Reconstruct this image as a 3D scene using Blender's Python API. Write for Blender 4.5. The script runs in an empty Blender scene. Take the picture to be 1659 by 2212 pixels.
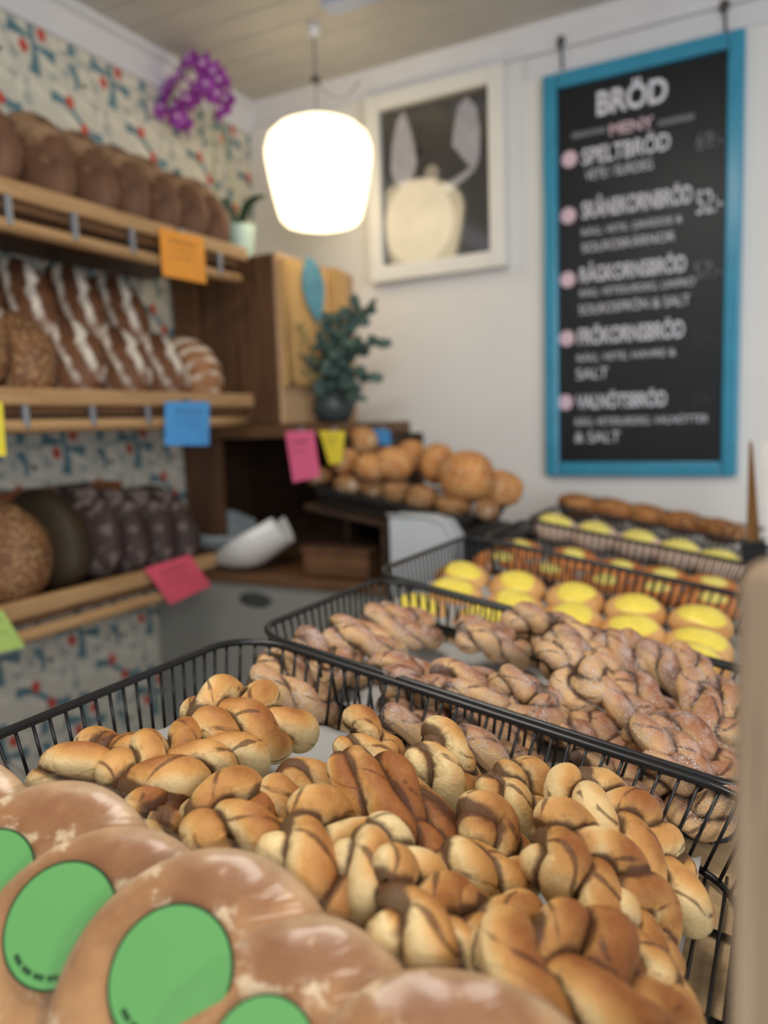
import bpy, bmesh, math, random
import numpy as np
from mathutils import Matrix, Vector

C = bpy.context.scene.collection
H = 1.40                                   # camera height above the floor
V = lambda *a: np.array(a, float)

# ------------------------------------------------------------------ camera
PSI, PITCH, ROLL, FPX = 0.490065, 0.115047, -0.0330285, 1661.0
def cam_axes():
    f = V(-math.sin(PSI)*math.cos(PITCH), math.cos(PSI)*math.cos(PITCH), -math.sin(PITCH))
    r = np.cross(f, [0, 0, 1]); r /= np.linalg.norm(r); u = np.cross(r, f)
    c, s = math.cos(ROLL), math.sin(ROLL)
    return c*r+s*u, -s*r+c*u, f
RX, UX, FX = cam_axes()
CAM = V(0, 0, H)
def ray(x, y): return RX*(x-830)/FPX - UX*(y-1106)/FPX + FX     # measuring helpers: a sight line of the photograph
def onX(x, y, X): d = ray(x, y); return CAM+d*(X/d[0])
def onY(x, y, Y): d = ray(x, y); return CAM+d*(Y/d[1])
def onZ(x, y, Z): d = ray(x, y); return CAM+d*((Z-H)/d[2])
def onP(x, y, P, n): d = ray(x, y); return CAM+d*(np.dot(P-CAM, n)/np.dot(d, n))
# the sloped display: u across (falling to the right), v away along the left wall, w out of the slope
A = math.radians(9.57)
TU, TV, TW = V(math.cos(A), 0, -math.sin(A)), V(0, 1, 0), V(math.sin(A), 0, math.cos(A))
TO = V(-.456, 0, H-.195)
def T(u, v, w): return TO+TU*u+TV*v+TW*w
def Tpx(x, y, w): return onP(x, y, TO+TW*w, TW)

cam = bpy.data.cameras.new('camera'); co = bpy.data.objects.new('camera', cam); C.objects.link(co)
co.matrix_world = Matrix(((RX[0], UX[0], -FX[0], 0), (RX[1], UX[1], -FX[1], 0), (RX[2], UX[2], -FX[2], H), (0, 0, 0, 1)))
cam.sensor_fit = 'VERTICAL'; cam.sensor_height = 36; cam.sensor_width = 27
cam.lens = FPX/2212*36; cam.clip_start = .02
cam.dof.use_dof = True; cam.dof.focus_distance = .51; cam.dof.aperture_fstop = 3.6
sc = bpy.context.scene
sc.camera = co

# ------------------------------------------------------------------ mesh helpers
class MB:
    def __init__(s): s.v = []; s.f = []; s.m = []; s.sm = []; s.n = 0
    def add(s, v, f, m=0, smooth=True):
        v = np.asarray(v, float).reshape(-1, 3); s.v.append(v)
        for q in f: s.f.append(tuple(int(i)+s.n for i in q)); s.m.append(m); s.sm.append(smooth)
        s.n += len(v)
    def box(s, lo, hi, m=0, R=None, c=None):
        lo, hi = np.array(lo, float), np.array(hi, float)
        v = np.array([[(lo, hi)[i][0], (lo, hi)[j][1], (lo, hi)[k][2]] for i in (0, 1) for j in (0, 1) for k in (0, 1)])
        if R is not None: v = v@np.asarray(R).T
        if c is not None: v = v+c
        s.add(v, [(0, 1, 3, 2), (4, 6, 7, 5), (0, 4, 5, 1), (2, 3, 7, 6), (0, 2, 6, 4), (1, 5, 7, 3)], m, False)
    def hexa(s, q, m=0):      # eight corners: bottom four then top four, both counter-clockwise
        s.add(q, [(3, 2, 1, 0), (4, 5, 6, 7), (0, 1, 5, 4), (1, 2, 6, 5), (2, 3, 7, 6), (3, 0, 4, 7)], m, False)
    def tube(s, p, r, seg=8, m=0, closed=False, caps=True):
        p = np.asarray(p, float); n = len(p); r = np.broadcast_to(r, (n,))
        t = np.roll(p, -1, 0)-np.roll(p, 1, 0) if closed else np.gradient(p, axis=0)
        t /= np.linalg.norm(t, axis=1)[:, None]+1e-12
        N = np.zeros((n, 3)); a = V(0, 0, 1) if abs(t[0][2]) < .9 else V(1, 0, 0)
        k = np.cross(t[0], a); N[0] = k/np.linalg.norm(k)
        for i in range(1, n):
            k = N[i-1]-t[i]*np.dot(N[i-1], t[i]); N[i] = k/(np.linalg.norm(k)+1e-12)
        B = np.cross(t, N); th = np.arange(seg)*2*math.pi/seg
        v = p[:, None]+(N[:, None]*np.cos(th)[None, :, None]+B[:, None]*np.sin(th)[None, :, None])*r[:, None, None]
        f = []
        for i in range(n if closed else n-1):
            j = (i+1) % n
            for q in range(seg): f.append((i*seg+q, i*seg+(q+1) % seg, j*seg+(q+1) % seg, j*seg+q))
        if caps and not closed: f += [tuple(range(seg-1, -1, -1)), tuple((n-1)*seg+q for q in range(seg))]
        s.add(v, f, m)
    def lathe(s, prof, o=(0, 0, 0), seg=32, m=0, R=None):
        th = np.arange(seg)*2*math.pi/seg
        v = np.array([[r*math.cos(a), r*math.sin(a), z] for r, z in prof for a in th])
        if R is not None: v = v@np.asarray(R).T
        f = [(i*seg+q, i*seg+(q+1) % seg, (i+1)*seg+(q+1) % seg, (i+1)*seg+q) for i in range(len(prof)-1) for q in range(seg)]
        s.add(v+np.array(o), f, m)
    def ell(s, c, rad, R=None, seg=24, rings=14, m=0, noise=0, freq=1.0, seed=0, e=1.0):
        ph = np.linspace(-math.pi/2, math.pi/2, rings+1); th = np.arange(seg)*2*math.pi/seg
        pw = lambda x: np.sign(x)*np.abs(x)**e
        v = np.array([[pw(math.cos(p))*math.cos(a), pw(math.cos(p))*math.sin(a), pw(math.sin(p))] for p in ph for a in th])
        if noise:
            rs = np.random.RandomState(seed); d = np.zeros(len(v))
            for _ in range(6):
                k = rs.randn(3)*2.2*freq; d += np.sin(v@k+rs.rand()*6.28)
            v = v*(1+noise*d/3)[:, None]
        v = v*np.array(rad)
        if R is not None: v = v@np.asarray(R).T
        f = [(i*seg+q, i*seg+(q+1) % seg, (i+1)*seg+(q+1) % seg, (i+1)*seg+q) for i in range(rings) for q in range(seg)]
        s.add(v+np.array(c), f, m)
    def prism(s, poly, o, ax, ay, h, m=0):    # a flat outline given thickness h along ax x ay
        ax, ay, o = np.array(ax, float), np.array(ay, float), np.array(o, float); n = len(poly)
        nz = np.cross(ax, ay); nz /= np.linalg.norm(nz)
        a = np.array([o+ax*x+ay*y for x, y in poly]); b = a+nz*h
        f = [tuple(range(n-1, -1, -1)), tuple(range(n, 2*n))]+[(i, (i+1) % n, n+(i+1) % n, n+i) for i in range(n)]
        s.add(np.vstack([a, b]), f, m, False)
    def grid(s, g, m=0, smooth=True):
        g = np.asarray(g, float); a, b = g.shape[:2]
        s.add(g.reshape(-1, 3), [(i*b+j, (i+1)*b+j, (i+1)*b+j+1, i*b+j+1) for i in range(a-1) for j in range(b-1)], m, smooth)
    def build(s, name, mats, parent=None, origin=None, bevel=0, solid=0, merge=False):
        me = bpy.data.meshes.new(name); v = np.vstack(s.v)
        if origin is not None: v = v-np.array(origin)
        me.from_pydata(v.tolist(), [], s.f)
        for mt in (mats if isinstance(mats, (list, tuple)) else [mats]): me.materials.append(mt)
        me.polygons.foreach_set('material_index', s.m); me.polygons.foreach_set('use_smooth', s.sm); me.update()
        o = bpy.data.objects.new(name, me); C.objects.link(o)
        if parent is not None: o.parent = parent
        elif origin is not None: o.location = origin
        if merge:
            bm = bmesh.new(); bm.from_mesh(me); bmesh.ops.remove_doubles(bm, verts=bm.verts, dist=1e-6); bm.to_mesh(me); bm.free()
        if solid:
            q = o.modifiers.new('thickness', 'SOLIDIFY'); q.thickness = solid; q.offset = 0
        if bevel:
            q = o.modifiers.new('bevel', 'BEVEL'); q.width = bevel; q.segments = 2; q.limit_method = 'ANGLE'
        return o

def tag(o, label, cat, group=None, kind=None):
    o['label'] = label; o['category'] = cat
    if group: o['group'] = group
    if kind: o['kind'] = kind
    return o
def structure(o): o['kind'] = 'structure'; return o
def thing(name, loc, label, cat, group=None, R=None):
    o = bpy.data.objects.new(name, None); C.objects.link(o); o.empty_display_size = .05
    o.location = loc
    if R is not None: o.rotation_euler = Matrix(np.asarray(R).tolist()).to_euler()
    return tag(o, label, cat, group)
def rot(ax, deg): return np.array(Matrix.Rotation(math.radians(deg), 3, ax))
def axes(x, up):
    x = np.array(x, float); x /= np.linalg.norm(x); z = np.array(up, float); z = z-x*np.dot(x, z); z /= np.linalg.norm(z)
    return np.stack([x, np.cross(z, x), z], 1)
def place(o, loc, R, sc_=1.0):
    M = Matrix.Identity(4)
    R = np.asarray(R)
    for i in range(3):
        for j in range(3): M[i][j] = float(R[i, j])*sc_
        M[i][3] = float(loc[i])
    o.matrix_world = M
    return o
def dup(root, group=None):
    r = root.copy(); C.objects.link(r)
    for ch in root.children:
        c = ch.copy(); C.objects.link(c); c.parent = r
        for g in ch.children:
            d = g.copy(); C.objects.link(d); d.parent = c
    return r

# ------------------------------------------------------------------ materials
def srgb(r, g, b):
    f = lambda c: (c/255/12.92) if c/255 <= .04045 else ((c/255+.055)/1.055)**2.4
    return (f(r), f(g), f(b), 1)
class NT:
    def __init__(s, name):
        s.mat = bpy.data.materials.new(name); s.mat.use_nodes = True; s.t = s.mat.node_tree; s.b = s.t.nodes['Principled BSDF']
        s.out = s.t.nodes['Material Output']
    def n(s, ty, **k):
        o = s.t.nodes.new(ty)
        for a, b in k.items(): setattr(o, a, b)
        return o
    def l(s, a, b): s.t.links.new(a, b)
    def put(s, sock, val):
        if hasattr(val, 'is_output'): s.l(val, sock)
        else: sock.default_value = val
    def coord(s, kind='Object', scale=(1, 1, 1)):
        c = s.n('ShaderNodeTexCoord'); m = s.n('ShaderNodeMapping'); s.l(c.outputs[kind], m.inputs[0]); m.inputs['Scale'].default_value = scale
        return m.outputs[0]
    def noise(s, scale, detail=3, rough=.5, vec=None, dist=0):
        o = s.n('ShaderNodeTexNoise'); o.inputs['Scale'].default_value = scale; o.inputs['Detail'].default_value = detail
        o.inputs['Roughness'].default_value = rough; o.inputs['Distortion'].default_value = dist
        s.l(vec if vec is not None else s.coord(), o.inputs['Vector']); return o.outputs['Fac']
    def rng(s, v, a, b, c=0., d=1., smooth=True):
        o = s.n('ShaderNodeMapRange'); o.interpolation_type = 'SMOOTHSTEP' if smooth else 'LINEAR'
        s.put(o.inputs['Value'], v); 
        for i, q in zip(('From Min', 'From Max', 'To Min', 'To Max'), (a, b, c, d)): o.inputs[i].default_value = q
        return o.outputs['Result']
    def math(s, op, a, b=0., c=0.):
        o = s.n('ShaderNodeMath', operation=op)
        for i, q in enumerate((a, b, c)): s.put(o.inputs[i], q)
        return o.outputs[0]
    def mix(s, f, a, b, blend='MIX'):
        o = s.n('ShaderNodeMix', data_type='RGBA', blend_type=blend); s.put(o.inputs[0], f); s.put(o.inputs[6], a); s.put(o.inputs[7], b)
        return o.outputs[2]
    def attr(s, name): return s.n('ShaderNodeAttribute', attribute_name=name).outputs['Fac']
    def bump(s, h, strength=.3, dist=.002):
        o = s.n('ShaderNodeBump'); o.inputs['Strength'].default_value = strength; o.inputs['Distance'].default_value = dist
        s.l(h, o.inputs['Height']); s.l(o.outputs[0], s.b.inputs['Normal'])
    def fin(s, col, rough=.5, spec=.5, metal=0.):
        s.put(s.b.inputs['Base Color'], col); s.put(s.b.inputs['Roughness'], rough)
        s.b.inputs['Specular IOR Level'].default_value = spec; s.b.inputs['Metallic'].default_value = metal
        return s.mat
def plain(name, col, rough=.5, spec=.5, metal=0., var=.06, scale=12, bump=0):
    t = NT(name); n = t.noise(scale, 3)
    a = tuple(min(1, c*(1-var)) for c in col[:3])+(1,); b = tuple(min(1, c*(1+var)) for c in col[:3])+(1,)
    c = t.mix(t.rng(n, .3, .7), a, b)
    if bump: t.bump(t.noise(scale*8, 4), bump, .002)
    return t.fin(c, rough, spec, metal)
def wood(name, a, b, scale=(3, 30, 30), rough=.5, dark=None):
    t = NT(name); v = t.coord('Object', scale); n = t.noise(1.6, 6, .6, v, .6); n2 = t.noise(7, 4, .6, v, .3)
    c = t.mix(t.rng(n, .35, .68), a, b); c = t.mix(t.math('MULTIPLY', t.rng(n2, .5, .75), .45), c, dark or tuple(x*.55 for x in a[:3])+(1,))
    t.bump(n2, .15, .001)
    return t.fin(c, rough, .35)

M = {}
M['white_wall'] = plain('white_wall_paint', srgb(238, 234, 228), .6, .3, var=.02, scale=3)
M['trim'] = plain('white_trim_paint', srgb(226, 224, 226), .45, .4, var=.02)
M['ceil'] = plain('cream_ceiling_paint', srgb(200, 195, 187), .55, .3, var=.03)
M['groove'] = plain('ceiling_groove', srgb(176, 168, 152), .7, .2)
M['floor'] = wood('floor_boards', srgb(120, 95, 70), srgb(150, 120, 88), (2, 14, 2))
M['papercream'] = plain('wallpaper_cream', srgb(228, 221, 204), .7, .2, var=.03, scale=6)
M['paper'] = plain('wallpaper_ground', srgb(214, 208, 192), .7, .2, var=.03, scale=6)
M['teal'] = plain('wallpaper_teal', srgb(104, 136, 144), .7, .2, var=.12, scale=30)
M['greyleaf'] = plain('wallpaper_grey_green', srgb(176, 180, 172), .7, .2, var=.08, scale=30)
M['red'] = plain('wallpaper_red', srgb(206, 88, 72), .7, .2, var=.15, scale=60)
M['oak'] = wood('oak_rail', srgb(188, 150, 106), srgb(162, 124, 82), (40, 3, 40), .45)
M['brownwood'] = wood('brown_panel_wood', srgb(112, 80, 56), srgb(84, 58, 42), (26, 26, 2.4), .5)
M['darkwood'] = wood('dark_cabinet_wood', srgb(72, 52, 38), srgb(52, 38, 28), (4, 26, 26), .5)
M['lightpanel'] = wood('light_end_wood', srgb(214, 176, 134), srgb(196, 156, 114), (30, 30, 2.5), .5)
M['postwood'] = wood('post_wood', srgb(178, 154, 126), srgb(150, 126, 100), (60, 60, 3), .6, srgb(112, 90, 68))
M['standwood'] = wood('display_wood', srgb(190, 160, 120), srgb(165, 135, 98), (8, 40, 40), .55)
M['midwood'] = wood('walnut_wood', srgb(124, 88, 58), srgb(100, 70, 46), (4, 30, 30), .5)
M['grey'] = plain('grey_painted_front', srgb(150, 150, 142), .45, .4, var=.03, scale=4)
M['greydark'] = plain('dark_grey_recess', srgb(70, 70, 66), .5, .3)
M['wire'] = plain('black_coated_wire', srgb(22, 22, 23), .32, .5, var=.15)
M['parch'] = plain('parchment_sheet', srgb(172, 170, 168), .6, .3, var=.04, scale=40, bump=.1)
M['blue'] = plain('turquoise_frame_paint', srgb(60, 148, 180), .25, .5, var=.06, scale=20)
M['slate'] = plain('black_slate', srgb(26, 28, 30), .38, .4, var=.12, scale=8)
M['chalk'] = plain('white_chalk', srgb(226, 224, 232), .8, .1, var=.06, scale=60)
M['chalkgrey'] = plain('faint_chalk', srgb(120, 122, 126), .8, .1, var=.15, scale=60)
M['chalkdim'] = plain('smudged_chalk', srgb(70, 71, 75), .8, .1, var=.15, scale=60)
M['chalkpink'] = plain('pink_chalk', srgb(228, 198, 208), .8, .1, var=.06, scale=60)
M['chalkrose'] = plain('rose_chalk', srgb(205, 140, 150), .8, .1, var=.06, scale=60)
M['metal'] = plain('steel', srgb(170, 172, 178), .35, .5, .9, var=.05)
M['darkmetal'] = plain('dark_hook_metal', srgb(90, 88, 84), .4, .5, .7)
M['frame'] = plain('white_frame_paint', srgb(238, 234, 226), .4, .4, var=.02)
M['printdark'] = plain('print_charcoal', srgb(44, 42, 42), .6, .3, var=.1)
M['printwhite'] = plain('print_white', srgb(205, 202, 212), .6, .3, var=.12, scale=30)
M['printskirt'] = plain('print_cream', srgb(188, 178, 164), .6, .3, var=.12, scale=14)
M['kraft'] = plain('kraft_paper', srgb(216, 172, 112), .7, .2, var=.06, scale=20, bump=.15)
M['print_blue'] = plain('feather_blue_ink', srgb(104, 158, 176), .7, .2, var=.1, scale=40)
M['vase'] = plain('dark_green_ceramic', srgb(62, 72, 72), .4, .5, var=.12, scale=20)
M['euca'] = plain('eucalyptus_leaf', srgb(78, 100, 92), .55, .3, var=.25, scale=18)
M['eucastem'] = plain('eucalyptus_stem', srgb(120, 112, 84), .6, .3)
M['dryleaf'] = plain('olive_sprig', srgb(150, 140, 92), .6, .3, var=.2, scale=18)
M['orchid'] = plain('orchid_petal', srgb(158, 64, 160), .5, .3, var=.25, scale=60)
M['orchidheart'] = plain('orchid_heart', srgb(226, 190, 226), .5, .3)
M['stem'] = plain('orchid_stem', srgb(150, 158, 112), .5, .3)
M['leaf'] = plain('orchid_leaf', srgb(40, 66, 44), .35, .5)
M['mint'] = plain('mint_glaze', srgb(196, 220, 208), .3, .5, var=.04)
M['soil'] = plain('bark_soil', srgb(70, 52, 40), .9, .1, var=.3, scale=80)
M['whitebowl'] = plain('white_enamel', srgb(232, 228, 222), .2, .5, var=.02)
M['greybowl'] = plain('pale_grey_enamel', srgb(176, 186, 190), .25, .5, var=.03)
M['binwhite'] = plain('pale_plastic', srgb(196, 200, 204), .35, .5, var=.03)
M['black'] = plain('black_plastic', srgb(30, 30, 31), .45, .4, var=.1)
M['ink'] = plain('dark_ink', srgb(70, 55, 50), .8, .1)
for k, c in dict(orange=(240, 158, 62), bluetag=(84, 160, 222), yellow=(240, 220, 70), pink=(228, 92, 112), pinkdeep=(230, 104, 140), lime=(186, 214, 116)).items():
    M['tag_'+k] = plain('card_'+k, srgb(*c), .6, .3, var=.03, scale=20)
M['sticker'] = plain('green_sticker', srgb(98, 158, 90), .4, .4, var=.02, scale=8)
M['stickerink'] = plain('sticker_ink', srgb(38, 62, 40), .6, .2)
M['custard'] = plain('yellow_custard', srgb(246, 222, 92), .35, .5, var=.07, scale=60, bump=.1)
M['custardpale'] = plain('pale_custard', srgb(244, 226, 120), .4, .4, var=.08, scale=60)
M['sugarglaze'] = plain('powdered_side', srgb(226, 196, 176), .6, .3, var=.06, scale=60)

def shade_mat():
    t = NT('opal_glass_lit'); e = t.n('ShaderNodeEmission')
    e.inputs['Color'].default_value = (1, .86, .60, 1); e.inputs['Strength'].default_value = .80
    tl = t.n('ShaderNodeBsdfTranslucent'); tl.inputs[0].default_value = (1, .93, .78, 1)
    a = t.n('ShaderNodeAddShader'); t.l(e.outputs[0], a.inputs[0]); t.l(tl.outputs[0], a.inputs[1]); t.l(a.outputs[0], t.out.inputs[0])
    return t.mat
M['shade'] = shade_mat()
def crust(name, a, b, flour=0., fcol=srgb(228, 216, 196), scale=14, seeds=None, bands=None, rough=.6, fs=9, rim=None):
    t = NT(name); n = t.noise(scale, 5, .6); c = t.mix(t.rng(n, .35, .68), a, b); hgt = t.noise(scale*5, 4)
    if flour:
        m = t.rng(t.noise(fs, 4, .65), .62-flour*.35, .72-flour*.25); c = t.mix(t.math('MULTIPLY', m, .85), c, fcol)
    if bands:
        w = t.n('ShaderNodeTexWave', wave_type='BANDS', bands_direction=bands[0]); t.l(t.coord(), w.inputs[0])
        w.inputs['Scale'].default_value = bands[1]; w.inputs['Distortion'].default_value = 4.5; w.inputs['Detail'].default_value = 2; w.inputs['Detail Scale'].default_value = 1.2
        m = t.math('MULTIPLY', t.math('MULTIPLY', t.rng(w.outputs['Fac'], .5, .85), t.rng(t.noise(11, 4, .6), .36, .55)), .9); c = t.mix(m, c, fcol)
    if seeds:
        v = t.n('ShaderNodeTexVoronoi'); v.inputs['Scale'].default_value = seeds[0]; t.l(t.coord(), v.inputs['Vector'])
        m = t.rng(v.outputs['Distance'], .25, .45, 1, 0); c = t.mix(m, c, seeds[1]); hgt = m
    if rim:
        sx = t.n('ShaderNodeSeparateXYZ'); t.l(t.coord(), sx.inputs[0]); rr = t.math('SQRT', t.math('ADD', t.math('MULTIPLY', sx.outputs[0], sx.outputs[0]), t.math('MULTIPLY', sx.outputs[1], sx.outputs[1])))
        rr = t.math('ADD', rr, t.math('MULTIPLY', t.math('SUBTRACT', t.noise(26, 4, .6), .5), .02)); c = t.mix(t.math('MULTIPLY', t.rng(rr, rim[0], rim[1]), .55), c, fcol)
    t.bump(hgt, .5, .002)
    return t.fin(c, rough, .3)
M['limpa'] = crust('brown_crust', srgb(112, 78, 56), srgb(84, 56, 42), .30, srgb(168, 132, 98))
M['striped'] = crust('striped_crust', srgb(112, 72, 46), srgb(82, 54, 38), 0, srgb(225, 214, 198), bands=('Y', 9))
M['stripedlight'] = crust('light_striped_crust', srgb(160, 112, 74), srgb(128, 84, 54), .1, srgb(232, 220, 200), bands=('X', 8))
M['rye'] = crust('dark_rye_crust', srgb(62, 46, 42), srgb(46, 34, 32), .30, srgb(128, 112, 106), fs=22)
M['ryeside'] = crust('rye_side', srgb(58, 46, 30), srgb(48, 38, 24))
M['seeded'] = crust('seeded_crust', srgb(124, 84, 54), srgb(92, 62, 40), 0, seeds=(110, srgb(170, 134, 92)))
M['roll'] = crust('seeded_roll_crust', srgb(214, 146, 80), srgb(178, 108, 56), .15, srgb(232, 204, 160), seeds=(150, srgb(228, 196, 146)))
M['rolldark'] = crust('brown_roll_crust', srgb(166, 112, 66), srgb(120, 80, 48), .1, seeds=(150, srgb(206, 176, 130)))
M['cookie'] = crust('cookie_crust', srgb(176, 114, 62), srgb(120, 74, 42), 0, seeds=(90, srgb(196, 150, 96)))
M['bun'] = crust('golden_bun_crust', srgb(226, 178, 116), srgb(200, 136, 78), 0)
M['danish'] = crust('danish_crust', srgb(214, 136, 74), srgb(170, 96, 50), .1)
M['flat'] = crust('soft_flatbread_crust', srgb(188, 140, 94), srgb(140, 94, 62), .16, srgb(226, 200, 164), scale=15, fs=44, rough=.5, rim=(.057, .070))

def film():
    t = NT('clear_plastic_film'); lw = t.n('ShaderNodeLayerWeight'); lw.inputs[0].default_value = .5
    n = t.noise(9, 3, .5, t.coord('Object', (1, 3.5, 1)), 1.2); b = t.n('ShaderNodeBump'); b.inputs['Strength'].default_value = .8; b.inputs['Distance'].default_value = .006; t.l(n, b.inputs['Height'])
    g = t.n('ShaderNodeBsdfGlossy'); g.inputs['Roughness'].default_value = .22; t.l(b.outputs[0], g.inputs['Normal']); t.l(b.outputs[0], lw.inputs['Normal'])
    tr = t.n('ShaderNodeBsdfTransparent'); m = t.n('ShaderNodeMixShader'); t.l(t.math('MULTIPLY_ADD', t.math('POWER', lw.outputs['Facing'], 2.5), .28, .025), m.inputs[0])
    t.l(tr.outputs[0], m.inputs[1]); t.l(g.outputs[0], m.inputs[2]); t.l(m.outputs[0], t.out.inputs[0]); return t.mat
M['film'] = film()
def pane():
    t = NT('picture_glass'); lw = t.n('ShaderNodeLayerWeight'); lw.inputs[0].default_value = .5
    g = t.n('ShaderNodeBsdfGlossy'); g.inputs['Roughness'].default_value = .06
    tr = t.n('ShaderNodeBsdfTransparent'); m = t.n('ShaderNodeMixShader'); t.l(t.math('MULTIPLY_ADD', t.math('POWER', lw.outputs['Facing'], 3.0), .5, .13), m.inputs[0])
    t.l(tr.outputs[0], m.inputs[1]); t.l(g.outputs[0], m.inputs[2]); t.l(m.outputs[0], t.out.inputs[0]); return t.mat
M['glass'] = pane()

def knot_mat(name, pale, gold, brown, cin_shade, sugar=0):
    t = NT(name); uv = t.n('ShaderNodeUVMap').outputs[0]; sx = t.n('ShaderNodeSeparateXYZ'); t.l(uv, sx.inputs[0])
    nA = t.noise(38, 4, .6); nB = t.noise(170, 5, .65); nC = t.noise(26, 3, .55)
    nL = t.noise(1, 3, .6, t.coord('UV', (2.5, 3.2, 1)), .4)
    top = t.attr('top'); gap = t.attr('gap')
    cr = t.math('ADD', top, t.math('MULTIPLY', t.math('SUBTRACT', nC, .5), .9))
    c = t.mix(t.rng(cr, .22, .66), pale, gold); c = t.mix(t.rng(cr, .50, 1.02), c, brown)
    c = t.mix(t.rng(nB, .45, .75, 0, .25), c, gold)
    # spiral seams of filling along each strand, ragged
    a = t.math('FRACT', t.math('ADD', t.math('MULTIPLY', sx.outputs[0], 2.0), t.math('MULTIPLY', sx.outputs[1], 1.9)))
    a = t.math('ABSOLUTE', t.math('SUBTRACT', a, .5))
    a = t.math('ADD', a, t.math('MULTIPLY', t.math('SUBTRACT', nA, .5), .24))
    seam = t.math('MULTIPLY', t.rng(a, .012, .06, 1, 0), t.rng(nL, .44, .54))
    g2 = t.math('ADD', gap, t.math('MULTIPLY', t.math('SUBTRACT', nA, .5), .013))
    fill_shade = t.rng(g2, .0003, .0040, 1, 0)  # cinnamon in the grooves, its colour deepened to paint in the gaps' shade
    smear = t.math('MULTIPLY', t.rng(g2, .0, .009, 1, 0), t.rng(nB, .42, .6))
    m = t.math('MAXIMUM', t.math('MULTIPLY', seam, .75), t.math('MAXIMUM', t.math('MULTIPLY', fill_shade, .9), t.math('MULTIPLY', smear, .5)))
    c = t.mix(m, c, cin_shade)
    hgt = nB
    if sugar:
        v = t.n('ShaderNodeTexVoronoi'); v.inputs['Scale'].default_value = 620; t.l(t.coord(), v.inputs['Vector'])
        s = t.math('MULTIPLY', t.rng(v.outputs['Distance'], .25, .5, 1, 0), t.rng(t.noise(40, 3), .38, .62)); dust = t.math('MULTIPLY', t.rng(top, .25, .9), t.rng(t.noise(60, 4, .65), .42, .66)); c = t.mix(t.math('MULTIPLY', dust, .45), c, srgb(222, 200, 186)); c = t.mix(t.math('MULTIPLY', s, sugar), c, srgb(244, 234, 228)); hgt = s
    fine = t.math('ADD', t.math('MULTIPLY', t.noise(420, 4, .7), .6), t.math('ADD', hgt, t.math('MULTIPLY', m, -.5)))
    t.bump(fine, .55 if not sugar else .75, .0016)
    return t.fin(c, .52 if not sugar else .62, .28)
M['knot'] = knot_mat('cinnamon_knot_dough', srgb(233, 205, 150), srgb(208, 154, 88), srgb(148, 88, 42), srgb(74, 42, 26))
M['sugarknot'] = knot_mat('sugared_knot_dough', srgb(214, 172, 122), srgb(172, 118, 82), srgb(122, 76, 54), srgb(58, 34, 28), .85)

# ------------------------------------------------------------------ the room
XW, YW, ZC = -1.49, 2.0, H+.96
XR, YF = 1.5, -1.5
m = MB(); m.box((XW-.1, YF, -.1), (XR, YW+.1, 0)); structure(m.build('floor', M['floor']))
m = MB(); m.box((XW, YW, 0), (XR, YW+.1, ZC)); structure(m.build('wall_back', M['white_wall']))
m = MB(); m.box((XW-.1, YF, ZC+.006), (XR, YW+.1, ZC+.1), 1)
y = YF
while y < YW:
    m.box((XW-.05, y+.0015, ZC), (XR, min(y+.0885, YW+.05), ZC+.012)); y += .09
structure(m.build('ceiling', [M['ceil'], M['groove']], bevel=.002))

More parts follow.
